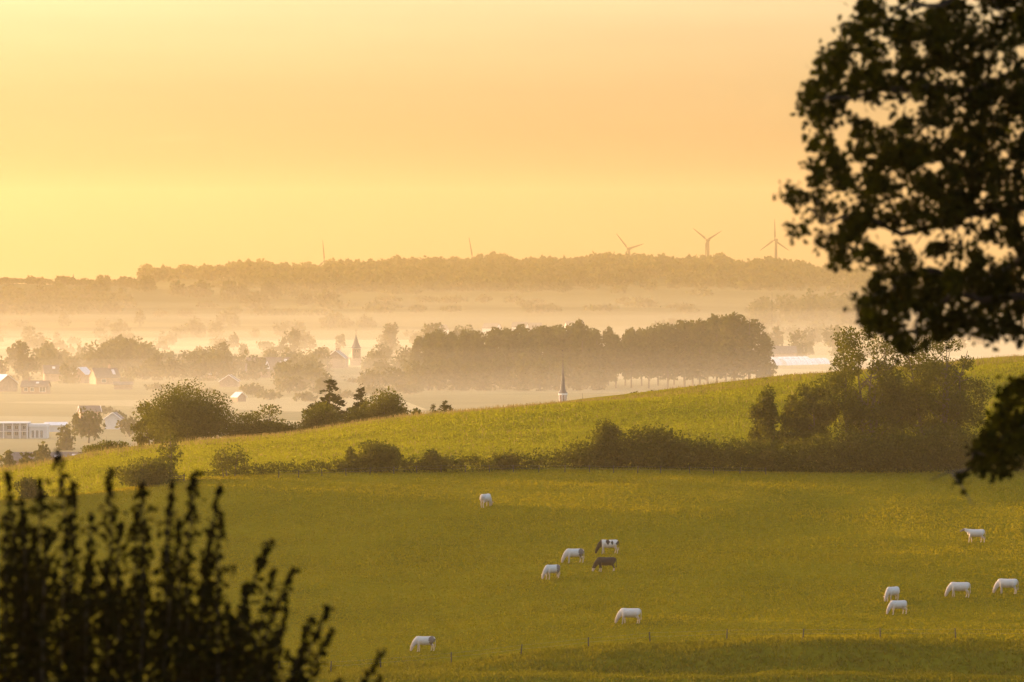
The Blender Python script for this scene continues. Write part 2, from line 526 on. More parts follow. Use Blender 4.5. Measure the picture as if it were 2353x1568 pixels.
def limbs(mb, w, h, r, stems=1, trunk_r=0.25, nl=9, fork=0.3):
    """tapered trunk(s) with bent limbs"""
    for s in range(stems):
        a0 = r.uniform(0, 6.283)
        lean = 0.05 * h if stems == 1 else 0.14 * w
        b = Vector((math.cos(a0), math.sin(a0), 0)) * (0 if stems == 1 else 0.12 * w)
        top = b + Vector((math.cos(a0) * lean, math.sin(a0) * lean, h * 0.82))
        pts = [b.lerp(top, t) + Vector((r.normal(), r.normal(), 0)) * 0.02 * w for t in (0, 0.25, 0.5, 0.75, 1.0)]
        pts[0].z -= 0.5
        rr = trunk_r * (1 if stems == 1 else 0.7)
        mb.tube(pts, [rr, rr * 0.8, rr * 0.55, rr * 0.32, rr * 0.1])
        for k in range(nl):
            t = r.uniform(fork, 0.85); st = b.lerp(top, t)
            a = r.uniform(0, 6.283); L = w * r.uniform(0.16, 0.32) * (1.1 - t * 0.75)
            e = st + Vector((math.cos(a) * L, math.sin(a) * L, L * r.uniform(0.4, 1.0)))
            md = st.lerp(e, 0.5) + Vector((0, 0, -0.08 * L))
            mb.tube([st, md, e], [rr * 0.35, rr * 0.22, rr * 0.06], 5, cap=False)


def crown_mesh(name, kind, w, h, n, s, m, seed, holes=0.0):
    r = np.random.default_rng(seed)
    if kind == 'conifer':
        p, ax = conifer_points(n, w, h, r)
        v, f = leaf_quads(p, s, 0.35, ax, 0.55, r)
    else:
        c, rad = lobes(kind, w, h, r)
        p, d = lobe_points(n, c, rad, r, 0.38)
        # sprigs that break the outline
        ns = n // 7
        q, dq = lobe_points(ns, c, rad * 1.12, r, 0.08)
        p = np.concatenate([p, q]); d = np.concatenate([d, dq])
        p[:, 2] = np.maximum(p[:, 2], 0.02 * h)
        v, f = leaf_quads(p, s, 0.6, d, 1.6, r)
    return np_mesh(name, v, [f], [m])


def tree(name, label, cat, kind, loc, w, h, n, s, m, seed, group=None, stems=1, trunk_r=None, nl=9, fork=0.3, part='crown'):
    root = empty(name, loc)
    setp(root, label, cat, group)
    link(part, crown_mesh(part, kind, w, h, n, s, m, seed), root)
    mb = MB(); r = np.random.default_rng(seed + 1)
    if kind == 'conifer':
        mb.tube([(0, 0, -0.5), (0, 0, h * 0.5), (0.03, 0, h * 0.97)], [0.028 * h, 0.016 * h, 0.004 * h])
    else:
        limbs(mb, w, h, r, stems, trunk_r or 0.025 * h, nl, fork)
    mb.obj('trunk' if cat == 'tree' else 'stem', M['bark'], root)
    return root


def place(px, py_top, wpx, d):
    """foot of a plant on the ground, its width and its height"""
    x = xof(px, d); g = h1(x, d)
    return (x, d, g - 0.05), wpx * K * d, zof(py_top, d) - g


def add_tree(name, label, cat, kind, px, ytop, wpx, d, dens=4.0, s=0.16, m='leaf_mid', group=None, **kw):
    loc, w, h = place(px, ytop, wpx, d)
    n = int(dens * w * h / (s * s * 1.2))
    return tree(name, label, cat, kind, loc, w, h, n, s, M[m], int(px * 7 + ytop), group, **kw)


# ---- trees that stand just behind the crest of the meadow
add_tree('round_tree', 'broad domed dark tree behind the meadow crest, biggest tree on the left', 'tree', 'round', 432, 872, 240, 800, 5.0)
add_tree('round_tree', 'small leaning leafy tree on the left flank of the broad domed tree', 'tree', 'open', 342, 916, 85, 806, 3.6)
add_tree('round_tree', 'low dark tree between the broad domed tree and the two spruces', 'tree', 'bush', 612, 925, 185, 803, 5.0)
add_tree('spruce_tree', 'taller dark spruce with a blunt bushy top behind the crest', 'tree', 'conifer', 757, 868, 135, 815, 7.0, 0.30, 'leaf_conifer')
add_tree('spruce_tree', 'slimmer dark spruce with a single pointed leader', 'tree', 'conifer', 829, 882, 80, 812, 6.0, 0.26, 'leaf_conifer')
add_tree('leafy_tree', 'leafy tree in front of the taller blunt topped spruce', 'tree', 'bush', 735, 912, 125, 800, 4.5)
add_tree('leafy_tree', 'loose lighter tree right of the pointed spruce, ragged on top', 'tree', 'round', 882, 888, 118, 800, 4.5)
add_tree('leafy_tree', 'small leafy tree filling the gap below the pointed spruce', 'tree', 'bush', 820, 922, 105, 797, 4.5)
add_tree('sapling', 'tiny leafy sapling alone on the crest right of the spruces', 'sapling', 'open', 957, 938, 26, 770, 3.5, 0.2, nl=5)
add_tree('young_spruce', 'smaller young spruce peeping over the crest', 'tree', 'conifer', 996, 927, 22, 780, 5.0, 0.2, 'leaf_conifer')
add_tree('young_spruce', 'larger young spruce peeping over the crest, beside a smaller one', 'tree', 'conifer', 1021, 920, 44, 778, 6.0, 0.22, 'leaf_conifer')
add_tree('bush', 'dark bush low on the crest left of the broad domed tree', 'bush', 'bush', 245, 1003, 130, 760, 5.0)
add_tree('bush', 'small bush low on the crest right of the steeple', 'bush', 'bush', 1492, 893, 36, 788, 4.0, 0.2)
add_tree('bush', 'low weedy bush on the crest just right of another small bush', 'bush', 'bush', 1460, 897, 26, 782, 4.0, 0.2)

# ---- the hedge line at the top of the cow pasture
HP = [(400, 0.5), (520, 1.2), (620, 1.7), (700, 1.5), (800, 1.9), (960, 2.0), (1050, 2.2), (1150, 2.1), (1275, 2.3), (1315, 3.8), (1400, 4.4), (1580, 4.3), (1650, 3.9),
      (1720, 4.1), (1800, 4.0), (1900, 4.8), (2050, 5.4), (2200, 5.2), (2353, 4.8), (2600, 3.6)]
hx_, hh_ = np.array([a for a, b in HP]), np.array([b for a, b in HP])


def hedge_y(p): return 643.5 + 1.5 * np.sin(p / 170.0)


def make_hedge():
    r = np.random.default_rng(5)
    cs, rs = [], []
    for p in np.arange(420, 2600, 9):
        hgt = np.interp(p, hx_, hh_)
        for k in range(4):
            d = hedge_y(p) + r.uniform(-1.2, 1.6)
            x = xof(p + r.uniform(-8, 8), d); g = h1(x, d)
            rr = hgt * r.uniform(0.22, 0.42)
            cs.append((x, d, g + r.uniform(0.1, 1.0) * max(0.1, hgt * r.uniform(0.8, 1.12) - rr))); rs.append((rr * 1.3, rr * 1.1, rr))
    c, rad = np.array(cs), np.array(rs)
    p, d = lobe_points(60000, c, rad, r, 0.35)
    p[:, 2] = np.maximum(p[:, 2], H(p[:, 0], p[:, 1]) + 0.02)
    v, f = leaf_quads(p, 0.17, 0.6, d, 1.5, r)
    root = empty('hedge', (xof(1500, 643), 643, h1(xof(1500, 643), 643)))
    setp(root, 'long overgrown hedge between the cow pasture and the sunlit meadow', 'hedge')
    v = v - np.array(root.location)
    setp(link('foliage', np_mesh('foliage', v, [f], [M['leaf_mid']]), root), kind='stuff')


make_hedge()
HG = 'bushes grown up in the hedge line'
add_tree('hedge_bush', 'rounded mop of ivy on a stalk above the hedge, left of a wider bush', 'bush', 'column', 1397, 953, 80, 645, 6.0, 0.17, group=HG)
add_tree('hedge_bush', 'wide dark bush in the hedge right of the ivy mop', 'bush', 'bush', 1508, 965, 165, 645, 6.0, 0.17, group=HG)
add_tree('hedge_bush', 'broad dark bush in the hedge below the two spruces', 'bush', 'bush', 872, 999, 140, 644, 6.0, 0.17, group=HG)
add_tree('hedge_bush', 'small bush at the left shoulder of a broad dark hedge bush', 'bush', 'bush', 805, 1022, 55, 643, 5.0, 0.17, group=HG)
add_tree('hedge_bush', 'small round bush rising just right of a broad dark hedge bush', 'bush', 'bush', 990, 1013, 62, 644, 5.5, 0.17, group=HG)
add_tree('hedge_bush', 'low domed bush in the bank above the topmost cow', 'bush', 'bush', 1160, 1022, 80, 645, 5.0, 0.17, group=HG)
add_tree('hedge_bush', 'ragged thorn bush with spiky arching twigs left of the hedge', 'bush', 'open', 528, 1018, 92, 640, 1.7, 0.14, group=HG, nl=16, stems=3)
add_tree('hedge_bush', 'low wide mound of brambles beneath the thin young tree', 'bush', 'bush', 332, 1045, 165, 638, 6.0, 0.17, group=HG)
add_tree('hedge_bush', 'rounded bush at the left edge behind the dark leafy shoots', 'bush', 'bush', 72, 1085, 70, 640, 5.5, 0.17, group=HG)
add_tree('young_tree', 'thin young tree with sparse leaves growing out of the bramble mound', 'tree', 'open', 391, 975, 62, 648, 1.1, 0.14, nl=12, fork=0.25)
add_tree('ivy_tree', 'narrow upright tree clad in ivy with a sunlit left edge', 'tree', 'column', 1756, 878, 74, 648, 7.0, 0.17)
add_tree('hedgerow_tree', 'lower bushy tree between the ivy clad tree and the big trees', 'tree', 'open', 1850, 868, 145, 650, 5.0, 0.16, stems=3)
add_tree('hedgerow_tree', 'big many stemmed tree left of its twin, taller and thinner on top', 'tree', 'open', 1985, 738, 250, 652, 2.7, 0.15, stems=5, nl=14, fork=0.12)
add_tree('hedgerow_tree', 'big many stemmed tree under the hanging dark branch, right of its twin', 'tree', 'open', 2155, 748, 245, 654, 2.7, 0.15, stems=5, nl=14, fork=0.12)
add_tree('hedgerow_tree', 'bushy undergrowth tree at the foot of the two big trees', 'tree', 'bush', 2060, 965, 270, 649, 3.0, 0.16, stems=4)

# ------------------------------------------------------------------ village, valley and hill trees
G_V = 'trees among the village houses'
VT = [  # kind, px, ytop, width px, depth, label
    ('oak', 311, 776, 76, 2280, 'tallest misty tree above the village, clear of the treetops around it'),
    ('oak', 165, 818, 60, 2200, 'misty tree in the clump left of the tallest village tree, left one'),
    ('oak', 212, 822, 62, 2210, 'misty tree in the clump left of the tallest village tree, right one'),
    ('oak', 48, 834, 62, 2150, 'wide misty tree behind the bright roof at the left edge'),
    ('oak', 92, 838, 52, 2150, 'misty tree right of a wide tree behind the left houses'),
    ('oak', 2, 835, 30, 2100, 'half hidden misty tree cut by the left edge of the view'),
    ('column', 157, 838, 50, 1950, 'pointed misty tree between the village houses on the left'),
    ('oak', 318, 841, 78, 2010, 'wide round misty tree below the tallest village tree'),
    ('oak', 260, 818, 44, 2240, 'small misty treetop close left of the tallest village tree'),
    ('open', 384, 812, 50, 2160, 'thin crowned misty tree right of the tallest village tree'),
    ('oak', 424, 824, 46, 2150, 'second misty tree right of the tallest village tree'),
    ('oak', 458, 830, 50, 2150, 'misty tree just left of a small spreading tree'),
    ('open', 488, 842, 34, 2150, 'small spreading misty tree left of the big domed pair'),
    ('round', 549, 805, 76, 2080, 'big domed misty tree, larger of the pair left of the long roof'),
    ('round', 606, 815, 62, 2140, 'smaller domed misty tree of the pair left of the long roof'),
    ('oak', 661, 830, 30, 2350, 'little round misty treetop behind the long roof'),
    ('round', 713, 810, 68, 2150, 'domed misty tree left of the church, beside a small fir'),
    ('conifer', 752, 805, 24, 2160, 'small misty fir left of the gabled house by the church'),
    ('oak', 749, 851, 52, 1760, 'misty tree right above the taller blunt spruce'),
    ('oak', 666, 866, 84, 1800, 'wide low misty tree below the long roof'),
    ('oak', 581, 880, 60, 1760, 'low misty tree right behind the broad domed tree'),
    ('oak', 876, 789, 56, 2280, 'misty treetop right of the church tower, highest there'),
    ('oak', 866, 806, 80, 2120, 'broad misty tree touching the right side of the church'),
    ('oak', 938, 797, 70, 2160, 'misty tree sloping up to the left end of the poplar row'),
    ('oak', 927, 816, 66, 2060, 'misty tree low between the church and the poplar row'),
    ('oak', 850, 848, 60, 1850, 'low misty tree below the church tower'),
    ('oak', 910, 846, 84, 1850, 'wide low misty tree at the foot of the poplar row'),
    ('column', 672, 750, 40, 2500, 'faint tall narrow tree on its own above the long roof'),
    ('poplar', 897, 738, 42, 2560, 'faint tall narrow tree right of the church spire'),
    ('oak', 202, 935, 80, 1310, 'darker tree right of the white flat roofed building'),
    ('column', 150, 974, 48, 1260, 'smaller tree beside the white flat roofed building'),
    ('open', 246, 932, 46, 1560, 'pale wispy tree behind the darker tree on the left'),
    ('oak', 272, 940, 38, 1450, 'pale round tree right of the pale wispy one'),
    ('oak', 296, 954, 62, 1360, 'misty tree tucked against the broad domed tree'),
    ('bush', 97, 1010, 52, 1150, 'low tree in front of the long dark roof at the lower left'),
    ('bush', 22, 1022, 50, 1120, 'low bush in front of the long dark roof near the left edge'),
    ('open', 60, 1035, 40, 1080, 'feathery low bush beneath the long dark roof'),
    ('oak', 1782, 748, 40, 2600, 'faint tree behind the barn right of the poplar row'),
    ('column', 1830, 752, 46, 2420, 'taller faint tree right of the barn'),
    ('oak', 1858, 746, 38, 2650, 'faint tree behind the taller one right of the barn'),
    ('oak', 1914, 743, 54, 2600, 'faint rounded tree on its own left of the big hedgerow trees'),
    ('oak', 1000, 738, 70, 2450, 'faint treetop behind the left end of the poplar row'),
    ('oak', 1062, 740, 66, 2450, 'faint treetop behind the poplar row, right of a similar one'),
]
for kind, px, yt, wp, d, lab in VT:
    s = 0.24 + d * 2.0e-4
    add_tree('village_tree' if px < 1100 else 'valley_tree', lab, 'tree', kind, px, yt, wp, d, 3.6, s, 'leaf_far', group=G_V if px < 1100 else 'faint trees by the barn', nl=5)

G_F = 'trees filling the gaps between the village houses'
for px, yt, wp, d in ((25, 862, 40, 2000), (70, 868, 46, 2020), (115, 858, 48, 2060), (200, 850, 56, 2080), (232, 846, 50, 2120), (262, 852, 60, 2060), (290, 868, 50, 1980), (352, 852, 56, 2060), (395, 846, 60, 2090), (440, 858, 62, 2040), (480, 868, 56, 1990),
                      (520, 846, 48, 2010), (575, 850, 56, 2000), (655, 846, 40, 2120), (700, 862, 60, 1960), (735, 880, 50, 1790), (790, 866, 46, 2050), (815, 868, 60, 1960), (858, 838, 40, 2170), (360, 880, 60, 1850), (420, 885, 64, 1830), (480, 892, 60, 1790),
                      (620, 893, 60, 1720), (700, 900, 64, 1700), (790, 895, 60, 1740), (860, 885, 70, 1780), (930, 880, 70, 1800)):
    add_tree('village_tree', 'low misty tree filling a gap among the village houses', 'tree', 'oak', px, yt, wp, d, 3.2, 0.24 + d * 2.0e-4, 'leaf_far', group=G_F, nl=3)

rv = np.random.default_rng(64)
for k in range(46):
    px = rv.uniform(-20, 530); d = rv.uniform(1990, 2260)
    yt = 600 + 42 / d / K - rv.uniform(7.5, 12.0) * (1 + 0.25 * math.sin(px / 37.0)) / (K * d)
    add_tree('village_tree', 'misty tree in the thick belt of trees behind the left houses', 'tree', ('oak', 'round', 'oak', 'column')[k % 4], px, yt, rv.uniform(48, 80) * (0.6 if k % 4 == 3 else 1), d, 3.0, 0.7, 'leaf_far', group='tree belt behind the left village houses', nl=3)
for k in range(30):
    px = rv.uniform(540, 960); d = rv.uniform(1850, 2230)
    if 755 < px < 850: px -= 110
    add_tree('village_tree', 'misty tree in the thick belt of trees around the church', 'tree', ('oak', 'round')[k % 2], px, 600 + 42 / d / K - rv.uniform(5.5, 10) / (K * d), rv.uniform(48, 74), d, 3.0, 0.7, 'leaf_far', group='tree belt around the village church', nl=3)
for k in range(90):
    px = rv.uniform(-20, 1000) if k % 4 else rv.uniform(1700, 2350); d = rv.choice([2480, 2650, 2850, 3050, 3250]) + rv.uniform(-30, 30)
    gy = 600 - h1(xof(px, d), d) / d / K
    add_tree('valley_tree', 'small faint tree along a hedge line in the open valley fields', 'tree', ('oak', 'bush', 'open')[k % 3], px, gy - rv.uniform(18, 48), rv.uniform(24, 54), d, 3.0, 0.8, 'leaf_far', group='faint trees along the valley hedge lines', nl=3)

# ---- poplars: a long double row in the mist
G_P = 'poplars in the long row across the valley'
ptop = np.array([(955, 775), (975, 756), (1037, 750), (1085, 748), (1133, 743), (1180, 744), (1222, 739), (1260, 733), (1300, 736), (1335, 733), (1380, 741), (1417, 751), (1450, 747), (1494, 740),
                 (1543, 733), (1580, 730), (1620, 723), (1658, 713), (1690, 711), (1716, 719), (1747, 741), (1760, 760)], float)
pop_protos = []
rp = np.random.default_rng(21)
for k in range(6):
    r = np.random.default_rng(300 + k)
    cm = crown_mesh('crown', 'poplar', 8.5, 24.0, 2300, 0.62, M['leaf_far'], 310 + k)
    tb = MB(); tb.tube([(0, 0, -0.5), (0.1, 0, 8), (0, 0.1, 16), (0, 0, 22)], [0.36, 0.28, 0.18, 0.05], 6)
    for q in range(8):
        z = r.uniform(4, 15); a = r.uniform(0, 6.28); L = r.uniform(1.5, 3)
        tb.tube([(0, 0, z), (math.cos(a) * L, math.sin(a) * L, z + L * 1.6)], [0.1, 0.03], 4, cap=False)
    pop_protos.append((cm, tb.mesh('trunk', [M['bark']])))


def poplar(px, d, yt, wsc, label, k):
    x = xof(px, d); g = h1(x, d); h = zof(yt, d) - g
    root = empty('poplar_tree', (x, d, g), rp.uniform(0, 6.28), (h / 24.0 * wsc, h / 24.0 * wsc, h / 24.0))
    setp(root, label, 'tree', G_P)
    link('crown', pop_protos[k][0], root); link('trunk', pop_protos[k][1], root)


poplar(1757, 1875, 762, 1.15, 'low spreading poplar ending the long misty row on the right', 0)
poplar(1722, 1880, 718, 1.35, 'broad poplar standing second from the right end of the row', 1)
poplar(1688, 1880, 709, 1.30, 'tallest poplar in the row, near its right end', 2)
poplar(962, 1960, 770, 1.1, 'lower poplar at the left end of the row', 3)
i = 0
for px in np.arange(985, 1672, 19.5):
    row = i % 2
    yt = np.interp(px, ptop[:, 0], ptop[:, 1]) + rp.uniform(-2, 9)
    poplar(px + rp.uniform(-4, 4), (1880 if row == 0 else 1925) + rp.uniform(-12, 12), yt, rp.uniform(0.9, 1.2), 'tall bushy poplar in the middle of the long misty row', int(rp.integers(6)))
    i += 1
# undergrowth that closes the left half of the row
G_U = 'undergrowth trees below the poplars'
for px in np.arange(960, 1400, 26):
    add_tree('valley_tree', 'low bushy tree under the left half of the poplar row', 'tree', 'bush', px + rp.uniform(-8, 8), 815 + rp.uniform(-14, 22), 52, 1850 + rp.uniform(-15, 15), 3.0, 0.62, 'leaf_far', group=G_U, nl=3)

# ---- hill trees (shared crowns, scaled)
G_H = 'single trees on the far hillside'
hill_proto = [(crown_mesh('crown', 'oak' if k % 2 else 'round', 12, 11, 650, 1.05, M['leaf_far'], 500 + k)) for k in range(5)]
HT = [(226, 644, 66, 3800, 'darkest and biggest round tree on the far hill, lower left'), (237, 628, 38, 4250, 'round tree on the left skyline, highest left of the ridge'),
      (70, 634, 36, 4250, 'round tree on the left skyline near the small far spire'), (111, 644, 30, 4240, 'low tree on the left skyline next to the small far spire'),
      (284, 635, 36, 4250, 'round tree on the skyline just before the wooded ridge starts'), (10, 637, 50, 4250, 'wide tree on the skyline at the left edge'),
      (38, 638, 40, 4250, 'skyline tree second from the left edge'), (335, 634, 48, 4000, 'round tree below the left end of the wooded ridge'),
      (300, 650, 50, 4050, 'low wide tree left below the start of the wooded ridge'), (407, 645, 44, 3950, 'left one of two joined trees along a far hedge'),
      (463, 644, 60, 3950, 'right one of two joined trees along a far hedge'), (526, 637, 46, 3900, 'tall dome of a tree standing alone on the far hill field'),
      (552, 650, 36, 3920, 'lower tree leaning on the tall lone dome on the far hill'), (625, 645, 52, 3950, 'round tree on the far hill right of the tall lone dome'),
      (588, 670, 56, 3750, 'low bushy tree below the round one on the far hill field'), (752, 665, 56, 3800, 'round tree below the first turbine blade on the far hill'),
      (784, 646, 44, 4300, 'faint round tree below the ridge wood, right of the first blade'), (832, 639, 40, 4500, 'faint tree under the ridge wood above the church spire'),
      (959, 630, 46, 4600, 'faint wide tree under the ridge wood left of the second blade'), (1162, 630, 30, 4700, 'leftmost of the faint trees in line under the ridge wood'),
      (1224, 627, 27, 4700, 'second of the faint trees in line under the ridge wood'), (1256, 618, 38, 4700, 'tallest of the faint trees in line under the ridge wood'),
      (1328, 617, 42, 4700, 'rounded faint tree apart from the line under the ridge wood'), (1407, 624, 42, 4700, 'faint tree under the third turbine, left of a taller one'),
      (1444, 611, 30, 4800, 'faint tree right under the third turbine'), (370, 712, 36, 3500, 'faint orchard tree low on the far hill'),
      (425, 706, 46, 3520, 'larger faint orchard tree low on the far hill'), (160, 664, 60, 3850, 'dark tree left of the biggest round tree on the far hill'),
      (30, 655, 55, 3850, 'dark tree on the far hill near the left edge'), (95, 666, 60, 3830, 'dark tree on the far hill between two others on the left'),
      (700, 672, 40, 3850, 'faint shrubby tree left of the one below the first blade')]
for q, (px, yt, wp, d, lab) in enumerate(HT):
    (loc, w, h) = place(px, yt, wp, d)
    o = link('hill_tree', hill_proto[q % 5]); o.location = loc; o.scale = (w / 12, w / 12, max(h, 5) / 11); o.rotation_euler = (0, 0, q * 1.3)
    setp(o, lab, 'tree', G_H)


def woods(label, specs, seed, n_leaf, s):
    """far woods that read as one mass: many crowns in one object"""
    r = np.random.default_rng(seed); V, F = [], []; off = 0
    for x, d, w, h in specs:
        g = h1(x, d)
        c, rad = lobes('oak', w, h, r)
        p, dd = lobe_points(n_leaf, c, rad, r, 0.3)
        p += np.array((x, d, g))
        v, f = leaf_quads(p, s, 0.7, dd, 1.2, r)
        V.append(v); F.append(f + off); off += len(v)
    return setp(link('woods', np_mesh('woods', np.concatenate(V), [np.concatenate(F)], [M['leaf_far']])), label, kind='stuff')


sp = []
for k in range(900):
    px = rng.uniform(-150, 2700); d = 5650 - 700 * rng.random() ** 1.4
    if px < 330: continue
    # the wood thins out towards its lower edge
    sp.append((xof(px, d), d, rng.uniform(11, 20), rng.uniform(9, 14) + 7 * float(vnoise(px, 0, 60, 3)) + 5 * float(vnoise(px, 0, 18, 4))))
for px in np.arange(345, 2700, 13):
    d = rng.uniform(5580, 5640); sp.append((xof(px + rng.uniform(-5, 5), d), d, rng.uniform(8, 17), rng.uniform(9, 14) + 7 * float(vnoise(px, 0, 60, 3)) + 5 * float(vnoise(px, 0, 18, 4))))
for k in range(330):
    px = rng.uniform(560, 1300); d = rng.uniform(4450, 5050); sp.append((xof(px, d), d, rng.uniform(9, 17), rng.uniform(7, 13)))
for k in range(170):
    px = rng.uniform(1300, 2500); d = rng.uniform(4650, 5050); sp.append((xof(px, d), d, rng.uniform(9, 17), rng.uniform(6, 11)))
woods('dark wood covering the top of the long far ridge', sp, 31, 110, 2.2)
sp = []
for k in range(140):
    px = rng.uniform(-200, 300); d = rng.uniform(3480, 3900); sp.append((xof(px, d), d, rng.uniform(9, 15), rng.uniform(7, 12)))
for k in range(40):
    px = rng.uniform(-200, 330); d = rng.uniform(4100, 4300); sp.append((xof(px, d), d, rng.uniform(9, 15), rng.uniform(3, 7)))
woods('dark wood on the far slope at the left edge', sp, 32, 150, 1.3)
sp = []
for k in range(70):
    t = rng.random(); px = 1725 + 300 * t; d = rng.uniform(3300, 3600)
    sp.append((xof(px, d), d, rng.uniform(9, 14), (10 + 8 * math.sin(math.pi * min(1, 0.1 + t * 0.75))) * rng.uniform(0.8, 1.0)))
for k in range(30):
    px = rng.uniform(1480, 2500); d = rng.uniform(3050, 3300)
    sp.append((xof(px, d), d, rng.uniform(8, 13), rng.uniform(4, 8)))
woods('faint wood on the valley side right of the poplars', sp, 33, 160, 1.2)
sp = []
for k in range(60):
    px = rng.uniform(430, 1700); d = rng.choice([3560, 3750, 4050, 4350, 4550]) + rng.uniform(-20, 20)
    sp.append((xof(px, d), d, rng.uniform(10, 26), rng.uniform(3, 6.5)))
for px in np.arange(640, 1250, 16):
    d = 4500 + rng.uniform(-60, 60); sp.append((xof(px, d), d, rng.uniform(10, 18), rng.uniform(5, 10)))
woods('hedges and copses between the far hill fields', sp, 34, 150, 1.3)

# ------------------------------------------------------------------ grass
def grass(name, label, n, d0, d1, hgt, wid, m, seed, p0=-500, p1=3000, dfun=None, lean=0.35):
    r = np.random.default_rng(seed)
    px = r.uniform(p0, p1, n); t = r.random(n)
    if dfun is None: d = d0 + (d1 - d0) * t
    else:
        a, b = dfun(px); d = a + (b - a) * t
    x = (px - 1176.5) * K * d
    z = H(x, d)
    patch = 1 + 0.55 * vnoise(x * 0.3, d, 2.2, seed) + 0.5 * vnoise(x * 0.4, d, 9.0, seed + 1)
    hh = hgt * np.clip(patch, 0.35, 2.0) * r.uniform(0.6, 1.3, n); ww = wid * r.uniform(0.6, 1.4, n)
    az = r.uniform(0, 6.283, n); ux, uy = np.cos(az) * ww, np.sin(az) * ww
    lx, ly = r.normal(size=n) * hh * lean, r.normal(size=n) * hh * lean
    b0 = np.stack([x - ux, d - uy, z - 0.04], 1); b1 = np.stack([x + ux, d + uy, z - 0.04], 1)
    t1 = np.stack([x + lx + 0.45 * ux, d + ly + 0.45 * uy, z + hh], 1); t0 = np.stack([x + lx - 0.45 * ux, d + ly - 0.45 * uy, z + hh * 0.92], 1)
    v = np.stack([b0, b1, t1, t0], 1).reshape(-1, 3)
    o = link(name, np_mesh(name, v, [np.arange(4 * n).reshape(n, 4)], [m]))
    return setp(o, label, kind='stuff')


cdf = lambda px: np.interp(px, P, CD)
grass('grass', 'short grazed grass of the shaded cow pasture', 255000, 498, 642, 0.11, 0.09, M['grass_low'], 41)
grass('grass', 'longer rough grass on the bank under the lower fence', 45000, 484.5, 503, 0.19, 0.11, M['grass_low'], 42)
grass('grass', 'sunlit meadow grass between the hedge and the crest', 255000, 0, 0, 0.14, 0.09, M['grass_high'], 43, dfun=lambda p: (np.full_like(p, 642.0), cdf(p) + 4))
grass('tall_grass', 'tall grass and pale seed heads along the meadow crest', 12000, 0, 0, 0.42, 0.03, M['grass_seed'], 44, dfun=lambda p: (cdf(p) - 16, cdf(p) + 3), lean=0.2)
grass('tall_grass', 'thin pale seed heads scattered through the sunlit meadow', 5000, 0, 0, 0.30, 0.05, M['grass_seed'], 45, dfun=lambda p: (np.full_like(p, 648.0), cdf(p) - 10), lean=0.3)

def clumps(label, n, dr, rad, m, seed, leaves=26):
    r = np.random.default_rng(seed)
    px = r.uniform(-80, 2440, n); d = r.uniform(*dr, n)
    d = np.minimum(d, cdf(px) - 2) if dr[1] > 645 else d
    x = (px - 1176.5) * K * d; rr = rad * r.uniform(0.5, 1.5, n)
    c = np.stack([x, d, H(x, d) + rr * 0.2], 1); ra = np.stack([rr * 1.7, rr, rr * 0.55], 1)
    p, dd = lobe_points(n * leaves, c, ra, r, 0.4)
    dd[:, 2] += 1.0
    v, f = leaf_quads(p, 0.10, 0.35, dd, 0.7, r)
    setp(link('weeds', np_mesh('weeds', v, [f], [m])), label, kind='stuff')


clumps('dark tussocks and dock clumps scattered over the sunlit meadow', 300, (650, 800), 0.34, M['leaf_mid'], 71)
clumps('low dark tussocks scattered over the cow pasture', 260, (505, 636), 0.22, M['grass_low'], 72)

